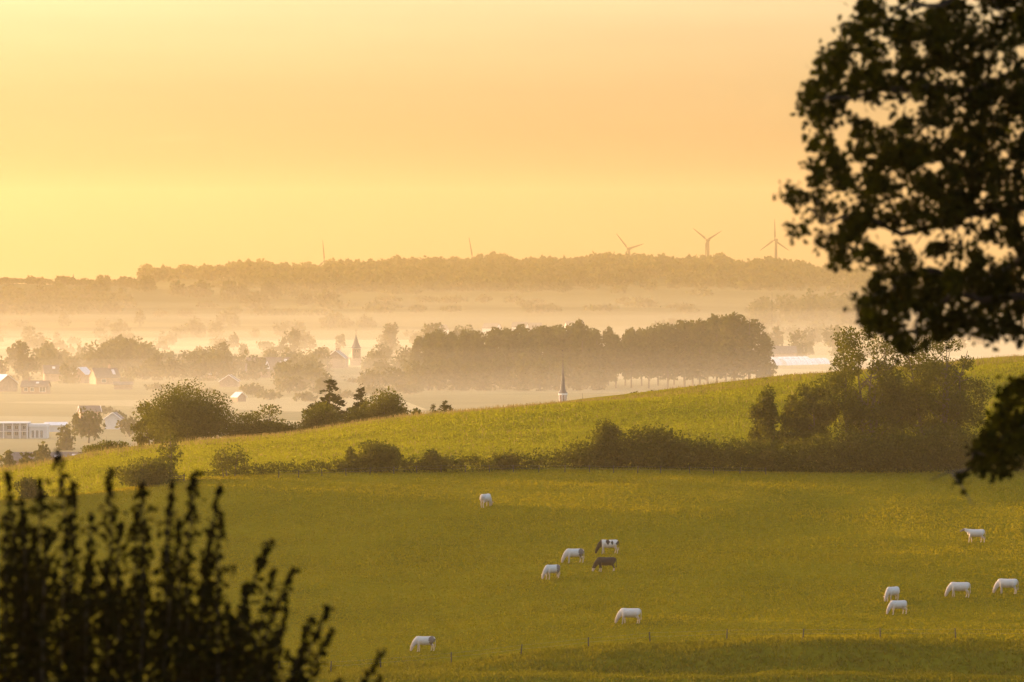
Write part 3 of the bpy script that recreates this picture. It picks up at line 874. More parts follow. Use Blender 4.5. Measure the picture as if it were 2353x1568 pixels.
# ------------------------------------------------------------------ cows
def cow_mat(name, base, patch, mode):
    m, n, l = mat(name)
    b = n.new('ShaderNodeBsdfPrincipled'); b.inputs['Roughness'].default_value = 0.75; b.inputs['Specular IOR Level'].default_value = 0.2
    tc = n.new('ShaderNodeTexCoord')
    nz = n.new('ShaderNodeTexNoise'); nz.inputs['Detail'].default_value = 3
    sx = n.new('ShaderNodeSeparateXYZ'); l.new(tc.outputs['Object'], sx.inputs[0]); l.new(tc.outputs['Object'], nz.inputs['Vector'])
    def mth(op, a, bb, c=None):
        q = n.new('ShaderNodeMath'); q.operation = op
        for i, vv in enumerate((a, bb, c)):
            if vv is None: continue
            if isinstance(vv, (int, float)): q.inputs[i].default_value = vv
            else: l.new(vv, q.inputs[i])
        return q.outputs[0]
    if mode == 'rump':         # grey patch on the haunch
        nz.inputs['Scale'].default_value = 3.0
        ex = mth('ABSOLUTE', mth('ADD', sx.outputs[0], 0.66), 0); ez = mth('ABSOLUTE', mth('SUBTRACT', sx.outputs[2], 1.12), 0)
        f = mth('SUBTRACT', 0.42, mth('ADD', mth('ADD', mth('MULTIPLY', ex, 1.0), mth('MULTIPLY', ez, 0.9)), mth('MULTIPLY', mth('SUBTRACT', nz.outputs[0], 0.5), 1.0)))
    elif mode == 'head':
        nz.inputs['Scale'].default_value = 3.0
        f = mth('SUBTRACT', mth('ADD', sx.outputs[0], mth('MULTIPLY', mth('SUBTRACT', nz.outputs[0], 0.5), 0.3)), 1.18)
    elif mode == 'pied':       # black and white
        nz.inputs['Scale'].default_value = 1.7; nz.noise_dimensions = '3D'
        g1 = mth('SUBTRACT', 0.26, mth('ADD', mth('ABSOLUTE', mth('SUBTRACT', sx.outputs[0], 0.12), 0), mth('MULTIPLY', mth('ABSOLUTE', mth('SUBTRACT', sx.outputs[2], 1.22), 0), 0.6)))
        g2 = mth('SUBTRACT', 0.14, mth('ADD', mth('ABSOLUTE', mth('ADD', sx.outputs[0], 0.30), 0), mth('MULTIPLY', mth('ABSOLUTE', mth('SUBTRACT', sx.outputs[2], 1.15), 0), 0.5)))
        f = mth('MAXIMUM', mth('ADD', mth('MAXIMUM', g1, g2), mth('MULTIPLY', mth('SUBTRACT', nz.outputs[0], 0.5), 0.35)), mth('MAXIMUM', mth('SUBTRACT', sx.outputs[0], 0.72), mth('SUBTRACT', -0.62, mth('ADD', sx.outputs[0], mth('MULTIPLY', mth('ABSOLUTE', mth('SUBTRACT', sx.outputs[2], 1.05), 0), 0.9)))))
    elif mode == 'socks':
        f = mth('SUBTRACT', sx.outputs[2], 0.36)
    else:
        nz.inputs['Scale'].default_value = 2.2
        f = mth('SUBTRACT', nz.outputs[0], 0.62)
    r = n.new('ShaderNodeMapRange'); r.inputs[1].default_value = -0.03; r.inputs[2].default_value = 0.05
    l.new(f, r.inputs[0])
    mx = n.new('ShaderNodeMix'); mx.data_type = 'RGBA'
    mx.inputs[6].default_value = (*base, 1); mx.inputs[7].default_value = (*patch, 1)
    l.new(r.outputs[0], mx.inputs[0])
    # tan belly and legs: underside shading painted into the hide colour
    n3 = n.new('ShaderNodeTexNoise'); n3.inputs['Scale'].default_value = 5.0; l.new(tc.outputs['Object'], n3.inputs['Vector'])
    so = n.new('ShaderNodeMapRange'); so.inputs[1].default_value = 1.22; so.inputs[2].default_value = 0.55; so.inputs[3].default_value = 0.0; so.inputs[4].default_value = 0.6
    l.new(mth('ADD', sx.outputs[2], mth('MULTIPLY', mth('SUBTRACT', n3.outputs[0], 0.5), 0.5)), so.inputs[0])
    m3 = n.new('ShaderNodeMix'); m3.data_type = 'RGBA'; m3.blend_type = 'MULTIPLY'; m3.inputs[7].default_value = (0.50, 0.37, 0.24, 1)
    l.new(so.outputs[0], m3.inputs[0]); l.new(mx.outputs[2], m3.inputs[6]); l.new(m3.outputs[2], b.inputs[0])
    o = n.new('ShaderNodeOutputMaterial'); l.new(b.outputs[0], o.inputs[0])
    return m


WHITE = (0.66, 0.565, 0.48)
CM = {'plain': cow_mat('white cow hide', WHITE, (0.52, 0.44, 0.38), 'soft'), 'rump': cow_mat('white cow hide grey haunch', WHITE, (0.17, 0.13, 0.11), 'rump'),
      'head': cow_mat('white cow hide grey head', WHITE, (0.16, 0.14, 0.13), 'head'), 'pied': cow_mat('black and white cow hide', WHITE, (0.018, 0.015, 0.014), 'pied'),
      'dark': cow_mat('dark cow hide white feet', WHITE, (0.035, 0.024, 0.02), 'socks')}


def ellipse_loft(mb, rings, n=14):
    """rings: (centre, direction, half width, half height)"""
    vs = []
    for c, t, ry, rz in rings:
        t = Vector(t).normalized(); a = Vector((0, 1, 0)); b = t.cross(a) * -1
        vs += [Vector(c) + a * math.cos(q) * ry + b * math.sin(q) * rz for q in (2 * math.pi * k / n for k in range(n))]
    fs = [(i * n + k, i * n + (k + 1) % n, (i + 1) * n + (k + 1) % n, (i + 1) * n + k) for i in range(len(rings) - 1) for k in range(n)]
    fs.append(tuple(range(n))[::-1]); fs.append(tuple((len(rings) - 1) * n + k for k in range(n)))
    mb.add(vs, fs)


def cow_body(pose, stride):
    mb = MB()
    ellipse_loft(mb, [((x, 0, z), (1, 0, 0), ry, rz) for x, z, ry, rz in (
        (-0.95, 1.18, 0.08, 0.12), (-0.89, 1.15, 0.22, 0.25), (-0.72, 1.11, 0.31, 0.345), (-0.42, 1.05, 0.33, 0.395), (0.0, 1.01, 0.365, 0.43),
        (0.35, 1.03, 0.335, 0.42), (0.6, 1.09, 0.28, 0.385), (0.8, 1.13, 0.20, 0.31), (0.92, 1.14, 0.11, 0.19))])
    if pose == 'graze':
        ch = [((0.62, 1.14), 0.20, 0.33), ((0.84, 0.98), 0.18, 0.29), ((1.02, 0.78), 0.15, 0.235), ((1.15, 0.58), 0.135, 0.18), ((1.22, 0.43), 0.145, 0.175), ((1.27, 0.28), 0.12, 0.14), ((1.32, 0.13), 0.095, 0.105), ((1.34, 0.06), 0.06, 0.06)]
    else:
        ch = [((0.62, 1.20), 0.17, 0.27), ((0.88, 1.28), 0.14, 0.22), ((1.08, 1.36), 0.115, 0.17), ((1.22, 1.42), 0.11, 0.14), ((1.34, 1.38), 0.11, 0.135), ((1.50, 1.29), 0.09, 0.11), ((1.64, 1.22), 0.075, 0.085), ((1.68, 1.20), 0.05, 0.05)]
    rr = []
    for i, ((x, z), ry, rz) in enumerate(ch):
        p0, p1 = ch[max(i - 1, 0)][0], ch[min(i + 1, len(ch) - 1)][0]
        rr.append(((x, 0, z), (p1[0] - p0[0], 0, p1[1] - p0[1]), ry, rz))
    ellipse_loft(mb, rr)
    for sgn in (-1, 1):
        y = 0.15 * sgn; f = stride * sgn
        mb.tube([(0.56, y * 1.05, 1.05), (0.58, y * 1.1, 0.82), (0.58 + f * 0.4, y, 0.60), (0.57 + f * 0.8, y, 0.44), (0.58 + f, y, 0.14), (0.61 + f, y, 0.05), (0.63 + f, y, 0.0)],
                [0.16, 0.14, 0.095, 0.068, 0.05, 0.06, 0.065], 10)
        g = -f
        mb.tube([(-0.62, y * 0.95, 1.12), (-0.60, y * 1.15, 0.88), (-0.58 + g * 0.3, y * 1.1, 0.72), (-0.74 + g * 0.6, y, 0.52), (-0.79 + g * 0.7, y, 0.45), (-0.75 + g, y, 0.14), (-0.71 + g, y, 0.05), (-0.69 + g, y, 0.0)],
                [0.23, 0.22, 0.155, 0.085, 0.065, 0.052, 0.06, 0.065], 10)
    mb.tube([(-0.36, 0, 0.78), (-0.38, 0, 0.68), (-0.38, 0, 0.60)], [0.15, 0.13, 0.06], 10)
    o = mb.obj('cow_body', [])
    md = o.modifiers.new('r', 'REMESH'); md.mode = 'VOXEL'; md.voxel_size = 0.03
    sm = o.modifiers.new('s', 'SMOOTH'); sm.iterations = 4; sm.factor = 0.5
    bpy.context.view_layer.update()
    me = bpy.data.meshes.new_from_object(o.evaluated_get(bpy.context.evaluated_depsgraph_get()))
    me.polygons.foreach_set('use_smooth', [True] * len(me.polygons))
    bpy.data.objects.remove(o)
    return me


def cow_bits(pose):
    ears = []
    hx, hz_ = (1.17, 0.56) if pose == 'graze' else (1.24, 1.47)
    for sgn in (-1, 1):
        e = MB(); e.tube([(hx, 0.09 * sgn, hz_), (hx - 0.02, 0.18 * sgn, hz_ - 0.01), (hx - 0.01, 0.27 * sgn, hz_ - 0.05), (hx, 0.31 * sgn, hz_ - 0.08)], [0.03, 0.055, 0.05, 0.01], 6)
        ears.append(e.mesh('ear', [None], True))
    t = MB(); t.tube([(-0.90, 0, 1.34), (-0.98, 0, 1.25), (-1.0, 0.01, 1.0), (-0.99, 0.02, 0.72), (-0.99, 0.02, 0.52), (-0.98, 0.02, 0.36)], [0.04, 0.035, 0.025, 0.022, 0.05, 0.012], 7)
    return ears, t.mesh('tail', [None], True)


COWM = {}
for pose, stride in (('graze', 0.10), ('graze2', -0.06), ('walk', 0.16)):
    COWM[pose] = (cow_body('graze' if pose != 'walk' else 'up', stride), *cow_bits('graze' if pose != 'walk' else 'up'))
COWS = [  # feet in the photograph, heading (180 = facing left), pose, hide, label, size
    (1116, 1166, 62, 'graze2', 'plain', 'white cow seen from behind, alone highest up the pasture', 1.0),
    (1399, 1273, 186, 'graze', 'pied', 'black and white patched cow grazing above a dark cow', 1.0),
    (1320, 1294, 200, 'graze', 'rump', 'white cow with a grey haunch grazing left of the patched cow', 1.0),
    (1393, 1314, 188, 'graze2', 'dark', 'dark brown cow with white feet grazing below the patched cow', 1.0),
    (1269, 1331, 222, 'graze2', 'rump', 'white cow with a grey haunch and turned rear, lowest left of the group of four', 0.98),
    (1448, 1434, 176, 'graze', 'plain', 'plain white cow grazing alone below the group of four', 1.0),
    (976, 1497, 188, 'graze', 'rump', 'white cow with a brown haunch alone at the lower left near the fence', 0.95),
    (2242, 1247, 180, 'walk', 'head', 'white cow walking with raised grey head, highest at the right', 0.95),
    (2051, 1382, 232, 'graze2', 'plain', 'white cow turned away, standing right behind another white cow', 0.95),
    (2064, 1412, 206, 'graze', 'plain', 'white cow grazing in front of the one turned away', 0.9),
    (2205, 1373, 180, 'graze', 'plain', 'white cow grazing left of the cow at the right edge', 1.0),
    (2315, 1365, 172, 'graze2', 'plain', 'white cow grazing nearest the right edge of the view', 1.0),
]
for px, py, head, pose, hide, lab, sc in COWS:
    p = hit(px, py, 490, 640)
    root = empty('cow', (p.x, p.y, p.z - 0.02), R(head), (sc, sc, sc))
    setp(root, lab, 'cow', 'cows grazing in the pasture')
    body, ears, tail = COWM[pose]
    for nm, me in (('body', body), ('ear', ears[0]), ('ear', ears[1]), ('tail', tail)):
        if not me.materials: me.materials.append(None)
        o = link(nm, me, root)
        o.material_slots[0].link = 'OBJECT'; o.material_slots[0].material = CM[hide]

# ------------------------------------------------------------------ fences and gate
M['post'] = plain('weathered fence post', (0.05, 0.04, 0.028), 0.9, 0.3, 6)
M['wire'] = plain('fence wire', (0.25, 0.24, 0.22), 0.5, 0.1, 2, metal=0.8)


def fence(label, posts, hgt, rad):
    pts = [hit(px, py, d0, d1) for px, py, d0, d1 in posts]
    root = empty('fence', pts[0]); setp(root, label, 'fence')
    base = MB(); base.tube([(0, 0, -0.3), (0, 0, hgt * 0.6), (0.01, 0, hgt - 0.03), (0, 0, hgt)], [rad, rad, rad * 0.95, rad * 0.6], 7)
    pm = base.mesh('post', [M['post']])
    tops = []
    for k, p in enumerate(pts):
        o = link('post', pm, root); o.location = p - pts[0]
        o.rotation_euler = (R(3 * math.sin(k * 2.3)), R(5 * math.sin(k * 1.7 + 1)), 0)
        tops.append(p - pts[0])
    for hh in (0.9, 0.55):
        w = MB()
        for a, b in zip(tops[:-1], tops[1:]):
            A, B = a + Vector((0, 0, hgt * hh)), b + Vector((0, 0, hgt * hh))
            w.tube([A, A.lerp(B, 0.5) - Vector((0, 0, 0.03)), B], 0.004, 4)
        w.obj('wire', M['wire'], root)


fence('wire fence on thin posts along the foot of the cow pasture',
      [(px, py, 498, 520) for px, py in ((640, 1548), (760, 1545), (875, 1537), (1037, 1524), (1197, 1506), (1352, 1490), (1494, 1477), (1670, 1471), (1845, 1470), (2023, 1469), (2196, 1469), (2370, 1470))], 0.98, 0.058)
fence('wire fence on small posts in front of the hedge',
      [(px, float(np.interp(px, P, HEDGE)) + 3, 625, 642) for px in (640, 686, 740, 795, 850, 905, 958, 1013, 1069, 1125, 1180, 1238, 1298, 1355, 1410, 1465, 1518, 1585, 1639, 1700, 1760)], 0.85, 0.052)
ga, gb = hit(385, 1108, 625, 645), hit(423, 1106, 625, 645)
root = empty('field_gate', ga, math.atan2(gb.y - ga.y, gb.x - ga.x)); setp(root, 'small wooden field gate at the left end of the hedge', 'gate')
L = (gb - ga).length
for hz_ in (0.12, 0.32, 0.52, 0.72):
    b = MB(); b.box(0.04, L - 0.04, -0.02, 0.02, hz_, hz_ + 0.08); b.obj('rail', M['post'], root)
for x0 in (-0.05, L - 0.05):
    b = MB(); b.box(x0, x0 + 0.1, -0.05, 0.05, -0.3, 0.95); b.obj('post', M['post'], root)

# ------------------------------------------------------------------ wind turbines on the skyline
M['turbine'] = plain('backlit turbine paint', (0.03, 0.027, 0.025), 0.9, 0.05, 0.2, spec=0.0)  # near-black base: backlit look of pale turbines put into the colour
TD = 6700
RB = 49 * K * TD


def turbine(px, py, angles, label):
    x, z = xof(px, TD), zof(py, TD); g = h1(x, TD)
    root = empty('wind_turbine', (x, TD, g), R(-40)); setp(root, label, 'wind turbine', 'wind turbines beyond the far ridge')
    hh = z - g
    t = MB(); t.tube([(0, 0, -1), (0, 0, hh * 0.5), (0, 0, hh - 0.8)], [2.1, 1.8, 1.4], 14); t.obj('tower', M['turbine'], root, True)
    n = MB(); n.tube([(0, 3.2, hh + 0.2), (0, 2.6, hh + 0.2), (0, 0.5, hh), (0, -1.6, hh), (0, -2.0, hh)], [0.6, 1.3, 1.7, 1.4, 1.0], 12); n.obj('nacelle', M['turbine'], root, True)
    h = MB(); h.tube([(0, -1.95, hh), (0, -2.7, hh), (0, -3.5, hh), (0, -3.9, hh)], [1.15, 1.25, 0.8, 0.1], 12); h.obj('hub', M['turbine'], root, True)
    b = MB()
    vs, fs = [], []
    prof = [(0.7, 0.7, 0.6), (2.0, 0.9, 0.6), (4.5, 2.3, 0.45), (9, 1.9, 0.35), (16, 1.4, 0.25), (22, 0.9, 0.15), (RB, 0.3, 0.06)]
    for zz, c, th in prof:
        vs += [(-c * 0.35, 0, zz), (0.15 * c, -th, zz), (c * 0.75, 0, zz), (0.15 * c, th, zz)]
    for i in range(len(prof) - 1):
        for k in range(4): fs.append((i * 4 + k, i * 4 + (k + 1) % 4, i * 4 + 4 + (k + 1) % 4, i * 4 + 4 + k))
    fs += [(3, 2, 1, 0), tuple(len(vs) - 4 + k for k in range(4))]
    b.add(vs, fs); bm_ = b.mesh('blade', [M['turbine']])
    for a in angles:
        o = link('blade', bm_, root); o.location = (0, -2.6, hh); o.rotation_euler = (0, R(a), 0)


turbine(748.5, 601, (-6, 114, 234), 'turbine showing only one upright blade, above the left part of the ridge')
turbine(1088.5, 593, (-12, 108, 228), 'turbine showing one leaning blade above the middle of the ridge')
turbine(1445.5, 572, (-44, 76, 196), 'turbine with its hub just above the ridge, two blades spread')
turbine(1627, 552, (-56, 64, 184), 'turbine with a wide V of two raised blades')
turbine(1783, 552, (0, 120, 240), 'turbine with one blade straight up and its tower in full view')
turbine(1947, 550, (25, 145, 265), 'faint turbine half hidden behind the dark hanging leaves')

# ------------------------------------------------------------------ buildings
M['brick'] = plain('weathered brick', (0.26, 0.16, 0.11), 0.85, 0.2, 1.5)
M['render'] = plain('white render', (0.55, 0.52, 0.48), 0.7, 0.06, 0.6)
M['tiles'] = plain('dark roof tiles', (0.11, 0.085, 0.07), 0.6, 0.25, 1.2)
M['slate'] = plain('slate roof', (0.055, 0.05, 0.05), 0.45, 0.2, 1.0)
M['trim'] = plain('white painted trim', (0.70, 0.68, 0.65), 0.5, 0.03, 1.0)
M['glass'] = plain('window glass', (0.05, 0.06, 0.07), 0.08, 0.05, 0.5, spec=0.8)
M['zinc'] = plain('bright metal roof', (0.6, 0.6, 0.6), 0.35, 0.06, 0.5, metal=0.3)
M['concrete'] = plain('grey concrete', (0.36, 0.34, 0.32), 0.8, 0.12, 0.7)
M['iron'] = plain('wrought iron', (0.04, 0.035, 0.03), 0.5, 0.1, 3)
M['film'] = plain('white polytunnel film', (0.82, 0.82, 0.84), 0.35, 0.05, 0.4)
M['stone'] = plain('pale stone', (0.45, 0.40, 0.34), 0.8, 0.12, 0.8)


def window(root, cx, z, w, h, y, ax='x', frame='trim'):
    """framed pane set proud of a wall whose outer face lies at y (facing -y) or, with ax='y', at x = y"""
    f = MB(); g = MB(); t = 0.07; s = -1
    def bx(mb, a0, a1, z0, z1, o0, o1):
        if ax == 'x': mb.box(a0, a1, min(y + s * o0, y + s * o1), max(y + s * o0, y + s * o1), z0, z1)
        else: mb.box(min(y - s * o0, y - s * o1), max(y - s * o0, y - s * o1), a0, a1, z0, z1)
    bx(f, cx - w / 2, cx - w / 2 + t, z, z + h, -0.02, 0.05); bx(f, cx + w / 2 - t, cx + w / 2, z, z + h, -0.02, 0.05)
    bx(f, cx - w / 2 + t, cx + w / 2 - t, z, z + t, -0.02, 0.05); bx(f, cx - w / 2 + t, cx + w / 2 - t, z + h - t, z + h, -0.02, 0.05)
    bx(f, cx - t / 3, cx + t / 3, z + t, z + h - t, -0.02, 0.045)
    fo = f.obj('window', M[frame], root)
    bx(g, cx - w / 2 + t, cx + w / 2 - t, z + t, z + h - t, -0.02, 0.02)
    g.obj('pane', M['glass'], fo)


def house(label, px, d, w, dp, wh, rh, rz=0.0, wall='brick', roof='tiles', chim=(), wins=(), skyl=(), verge=None, dormers=(), name='house', group='houses of the misty village'):
    """gabled house: ridge along local x; front faces -y"""
    x = xof(px, d)
    root = empty(name, (x, d, h1(x, d)), R(rz)); setp(root, label, 'house' if name != 'barn' else 'barn', group)
    m = MB(); a, b = w / 2, dp / 2
    m.add([(-a, -b, -0.6), (a, -b, -0.6), (a, b, -0.6), (-a, b, -0.6), (-a, -b, wh), (a, -b, wh), (a, b, wh), (-a, b, wh), (-a, 0, wh + rh), (a, 0, wh + rh)],
          [(0, 1, 5, 4), (2, 3, 7, 6), (1, 2, 6, 9, 5), (3, 0, 4, 8, 7), (3, 2, 1, 0)])
    m.obj('wall', M[wall], root)
    r = MB(); e = 0.35; k = rh / b; th = 0.16
    for s in (-1, 1):
        p = [(-a - e, s * (b + e), wh - e * k), (a + e, s * (b + e), wh - e * k), (a + e, 0, wh + rh), (-a - e, 0, wh + rh)]
        q = [(X, Y, Z + th) for X, Y, Z in p]
        r.add([(X, Y, Z + 0.01) for X, Y, Z in p] + q, [(0, 3, 2, 1), (4, 5, 6, 7), (0, 1, 5, 4), (1, 2, 6, 5), (2, 3, 7, 6), (3, 0, 4, 7)])
    ro = r.obj('roof', M[roof], root)
    for cx in chim:
        c = MB(); c.box(cx - 0.3, cx + 0.3, -0.3, 0.3, wh + rh - 0.5, wh + rh + 0.9); c.box(cx - 0.38, cx + 0.38, -0.38, 0.38, wh + rh + 0.9, wh + rh + 1.05)
        c.tube([(cx, 0, wh + rh + 1.05), (cx, 0, wh + rh + 1.4)], 0.12, 8); c.obj('chimney', M['brick'], root)
    for cx, z, ww, hh in wins: window(root, cx, z, ww, hh, -b)
    for cx, t in skyl:
        s_ = MB(); n = Vector((0, -k, 1)).normalized()
        def P_(X, T): return Vector((X, -b * (1 - T), wh + rh * T + th)) + Vector((0, -1, k)).normalized() * 0 + Vector((0, -0.02, 0.03))
        v = [P_(cx - 0.5, t), P_(cx + 0.5, t), P_(cx + 0.5, t + 0.28), P_(cx - 0.5, t + 0.28)]
        s_.add(v + [p + Vector((0, -0.03, 0.06)) for p in v], [(0, 3, 2, 1), (4, 5, 6, 7), (0, 1, 5, 4), (1, 2, 6, 5), (2, 3, 7, 6), (3, 0, 4, 7)])
        s_.obj('skylight', M['zinc'], root)
    if verge:
        for sx in (-1, 1):
            v_ = MB()
            for s in (-1, 1):
                v_.tube([(sx * (a + e + 0.03), s * (b + e), wh - e * k + 0.05), (sx * (a + e + 0.03), 0, wh + rh + 0.1)], 0.11, 4)
            v_.obj('bargeboard', M['trim'], root)
    for cx in dormers:
        dz = wh + rh * 0.12; dm = MB(); wd, hd, dl = 1.1, 1.2, b * 0.8
        dm.add([(cx - wd, -b * 0.95, dz), (cx + wd, -b * 0.95, dz), (cx + wd, -b * 0.95, dz + hd * 0.4), (cx, -b * 0.95, dz + hd * 2.2), (cx - wd, -b * 0.95, dz + hd * 0.4),
                (cx - wd, -b * 0.95 + dl, dz), (cx + wd, -b * 0.95 + dl, dz), (cx + wd, -b * 0.95 + dl, dz + hd * 0.4), (cx, -b * 0.95 + dl, dz + hd * 2.2), (cx - wd, -b * 0.95 + dl, dz + hd * 0.4)],
               [(0, 1, 2, 3, 4), (9, 8, 7, 6, 5), (1, 6, 7, 2), (2, 7, 8, 3), (3, 8, 9, 4), (4, 9, 5, 0), (0, 5, 6, 1)])
        dm.obj('dormer', M['trim'], root)
    return root


house('house with a large pale roof cut by the left edge', 6, 1830, 7, 7, 2.8, 2.6, -58, 'brick', 'zinc', (), ((1.5, 1.0, 1.2, 1.1),))
house('long low house with a white eaves line at the left', 82, 1800, 8.2, 6, 2.3, 1.7, -6, 'brick', 'tiles', (-2,), ((-2.6, 0.8, 1.2, 1.2), (-0.6, 0.8, 1.2, 1.2), (2.7, 0.6, 1.9, 1.6)), ((0.8, 0.45),))
house('small dark house with one bright skylight behind the pointed tree', 120, 1980, 6, 6, 3.0, 2.6, 10, 'brick', 'tiles', (), (), ((0.4, 0.5),))
house('house with a bright striped roof right of the pointed tree', 189, 1960, 4.5, 5, 3.1, 2.2, 62, 'brick', 'zinc', ())
house('dark hipped house with one white roof face right of the pointed tree', 240, 1940, 8.5, 7, 2.4, 3.0, 24, 'brick', 'tiles', (1.8,), ((-1.5, 0.6, 1.5, 1.2),), ((2.6, 0.25), (2.6, 0.5)))
house('low shed with a pale front below the wide round misty tree', 283, 1860, 6, 4, 1.6, 0.8, 4, 'brick', 'tiles')
house('white gable fronted house half hidden by the darker left tree', 262, 1420, 2.6, 4, 2.7, 1.4, 80, 'render', 'tiles', (), (), (), True)
house('house with a pale gable edge above the broad domed tree', 528, 1900, 6, 6, 1.9, 2.0, 86, 'brick', 'tiles', (), (), (), True)
house('small house with a white roof beside the broad domed tree', 549, 1700, 2.6, 3.2, 1.5, 1.2, -48, 'brick', 'zinc', ())
house('large house with a long roof and two white dormers', 622, 2050, 17, 9, 2.6, 4.6, -4, 'brick', 'tiles', (), (), ((5.5, 0.55), (-4.6, 0.2)), None, (-1.0, 3.8))
house('tall gabled house with two chimneys beside the church', 775, 2230, 7, 7.5, 4.0, 2.9, 80, 'brick', 'slate', (-1.2, 3.0), (), (), True)
house('pale low house between the dome pair and the long roof', 484, 2020, 4, 4, 1.7, 0.9, 10, 'brick', 'zinc')
house('dark long roofed building at the lower left below the white one', 120, 1165, 17.5, 7, 1.0, 1.5, 2, 'brick', 'tiles', (-2.2,), (), ((4.5, 0.4), (1.0, 0.3)), name='house')
house('building behind the crest showing only its long pale roof', 1412, 1290, 8.0, 7, 4.0, 2.35, 2, 'brick', 'slate', ())
house('low flat annex right of the white flat roofed building', 128, 1400, 5, 6, 1.6, 0.6, 8, 'render', 'zinc')
house('dark gabled house behind the smaller tree at the left', 205, 1500, 5, 5, 2.4, 1.3, 12, 'brick', 'tiles', (), ((-0.8, 0.8, 0.9, 1.0),), (), True)
house('long dark barn with a pale eaves line right of the poplars', 1790, 2400, 14, 8, 3.2, 2.8, 3, 'brick', 'tiles', name='barn', group='farm buildings in the valley')
for q, (px, d, w) in enumerate(((1130, 3150, 9), (1195, 3180, 8), (1230, 3160, 7), (1320, 3200, 10), (1010, 3120, 8))):
    house(('faint pale house at the foot of the far hill, left of two', 'faint pale house at the foot of the far hill between two others', 'faint small pale house at the foot of the far hill',
           'faint pale house at the foot of the far hill, farthest right', 'faint pale house at the foot of the far hill, farthest left')[q], px, d, w, 6, 3, 2.5, 15 * q - 30, 'render', 'tiles', group='faint houses at the foot of the far hill')

# white flat roofed building at the left
xw, dw = xof(52, 1345), 1345
gz = h1(xw, dw)
root = empty('white_building', (xw, dw, gz)); setp(root, 'white flat roofed modern building with open framed balconies', 'building')
kx = K * dw


def X_(px): return (px - 52) * kx
def Z_(py): return zof(py, dw) - gz


z0, z1, zm = -0.4, Z_(971), Z_(991)
m = MB(); m.box(X_(-40), X_(64), 0.6, 7, z0, z1 - 0.25); m.obj('wall', M['concrete'], root)
m = MB(); m.box(X_(-40), X_(65), -0.7, 7.1, z1 - 0.25, z1); m.obj('roof', M['trim'], root)
m = MB(); m.box(X_(-40), X_(65), -0.7, 0.59, zm - 0.12, zm); m.obj('balcony', M['trim'], root)
for px in (-20, 8, 29, 46, 63):
    m = MB(); m.box(X_(px) - 0.13, X_(px) + 0.13, -0.65, -0.4, z0, zm - 0.12); m.box(X_(px) - 0.13, X_(px) + 0.13, -0.65, -0.4, zm, z1 - 0.25); m.obj('pillar', M['trim'], root)
for px, w in ((20, 1.1), (37, 0.9), (55, 0.8), (-10, 1.0)):
    window(root, X_(px), zm + 0.35, w, 1.0, 0.6)
    window(root, X_(px), z0 + 1.0, w, 1.1, 0.6)
z2 = Z_(975)
m = MB(); m.box(X_(66), X_(108), 0.2, 6, z0, z2 - 0.6); m.obj('wing_wall', M['render'], root)
m = MB(); m.box(X_(65.2), X_(109), 0.0, 6.1, z2 - 0.6, z2); m.obj('wing_roof', M['trim'], root)
for px in (75, 85, 95):
    window(root, X_(px), z0 + 0.5, 0.72, z2 - 1.9 - z0, 0.2)

# village church with its tower
xc, dc = xof(818, 2290), 2290
root = empty('church', (xc, dc, h1(xc, dc)), R(8)); setp(root, 'village church with a square tower and a short pointed spire', 'church')
gz = h1(xc, dc); zt = zof(801.5, dc) - gz; zs = zof(769, dc) - gz; zx = zof(755, dc) - gz
hw = 9.6 * K * dc
m = MB(); m.box(-hw, hw, -hw, hw, -0.5, zt); m.obj('tower', M['brick'], root)
m = MB(); m.box(-hw - 0.14, hw + 0.14, -hw - 0.14, hw + 0.14, zt, zt + 0.18); m.obj('cornice', M['stone'], root)


def spire(rings, n, name, mt, parent):
    vs, fs = [], []
    for z, r in rings:
        vs += [(r * math.cos(2 * math.pi * (k + 0.5) / n), r * math.sin(2 * math.pi * (k + 0.5) / n), z) for k in range(n)]
    for i in range(len(rings) - 1):
        fs += [(i * n + k, i * n + (k + 1) % n, (i + 1) * n + (k + 1) % n, (i + 1) * n + k) for k in range(n)]
    fs.append(tuple(range(n))[::-1]); fs.append(tuple((len(rings) - 1) * n + k for k in range(n)))
    b = MB(); b.add(vs, fs); return b.obj(name, mt, parent)


H_ = zs - zt - 0.18
spire([(zt + 0.18, hw * 1.5), (zt + 0.18 + H_ * 0.10, hw * 1.12), (zt + 0.18 + H_ * 0.3, hw * 0.78), (zs, 0.06)], 8, 'spire', M['slate'], root)
m = MB(); m.tube([(0, 0, zs), (0, 0, zx)], 0.05, 6); m.box(-0.45, 0.45, -0.05, 0.05, zx - 0.9, zx - 0.8); m.tube([(0, 0, zs + 0.1), (0, 0, zs + 0.3), (0, 0, zs + 0.5)], [0.05, 0.16, 0.05], 8); m.obj('cross', M['iron'], root)
m = MB(); m.add([(-2.4, hw, -0.5), (2.4, hw, -0.5), (2.4, hw + 14, -0.5), (-2.4, hw + 14, -0.5), (-2.4, hw, zt * 0.42), (2.4, hw, zt * 0.42), (2.4, hw + 14, zt * 0.42), (-2.4, hw + 14, zt * 0.42), (0, hw, zt * 0.72), (0, hw + 14, zt * 0.72)],
                  [(0, 1, 5, 8, 4), (2, 3, 7, 9, 6), (1, 2, 6, 5), (3, 0, 4, 7), (5, 6, 9, 8), (7, 4, 8, 9)])
m.obj('nave', M['brick'], root)
for sx in (-1, 1):
    m = MB(); m.tube([(sx * 0.5, -hw - 0.02, zt * 0.78), (sx * 0.5, -hw - 0.02, zt * 0.93)], 0.22, 6); m.obj('louvre_window', M['iron'], root)
m = MB(); m.box(-hw - 0.9, hw + 0.9, -hw - 0.2, hw - 0.1, -0.5, zt * 0.34); m.obj('porch', M['brick'], root)

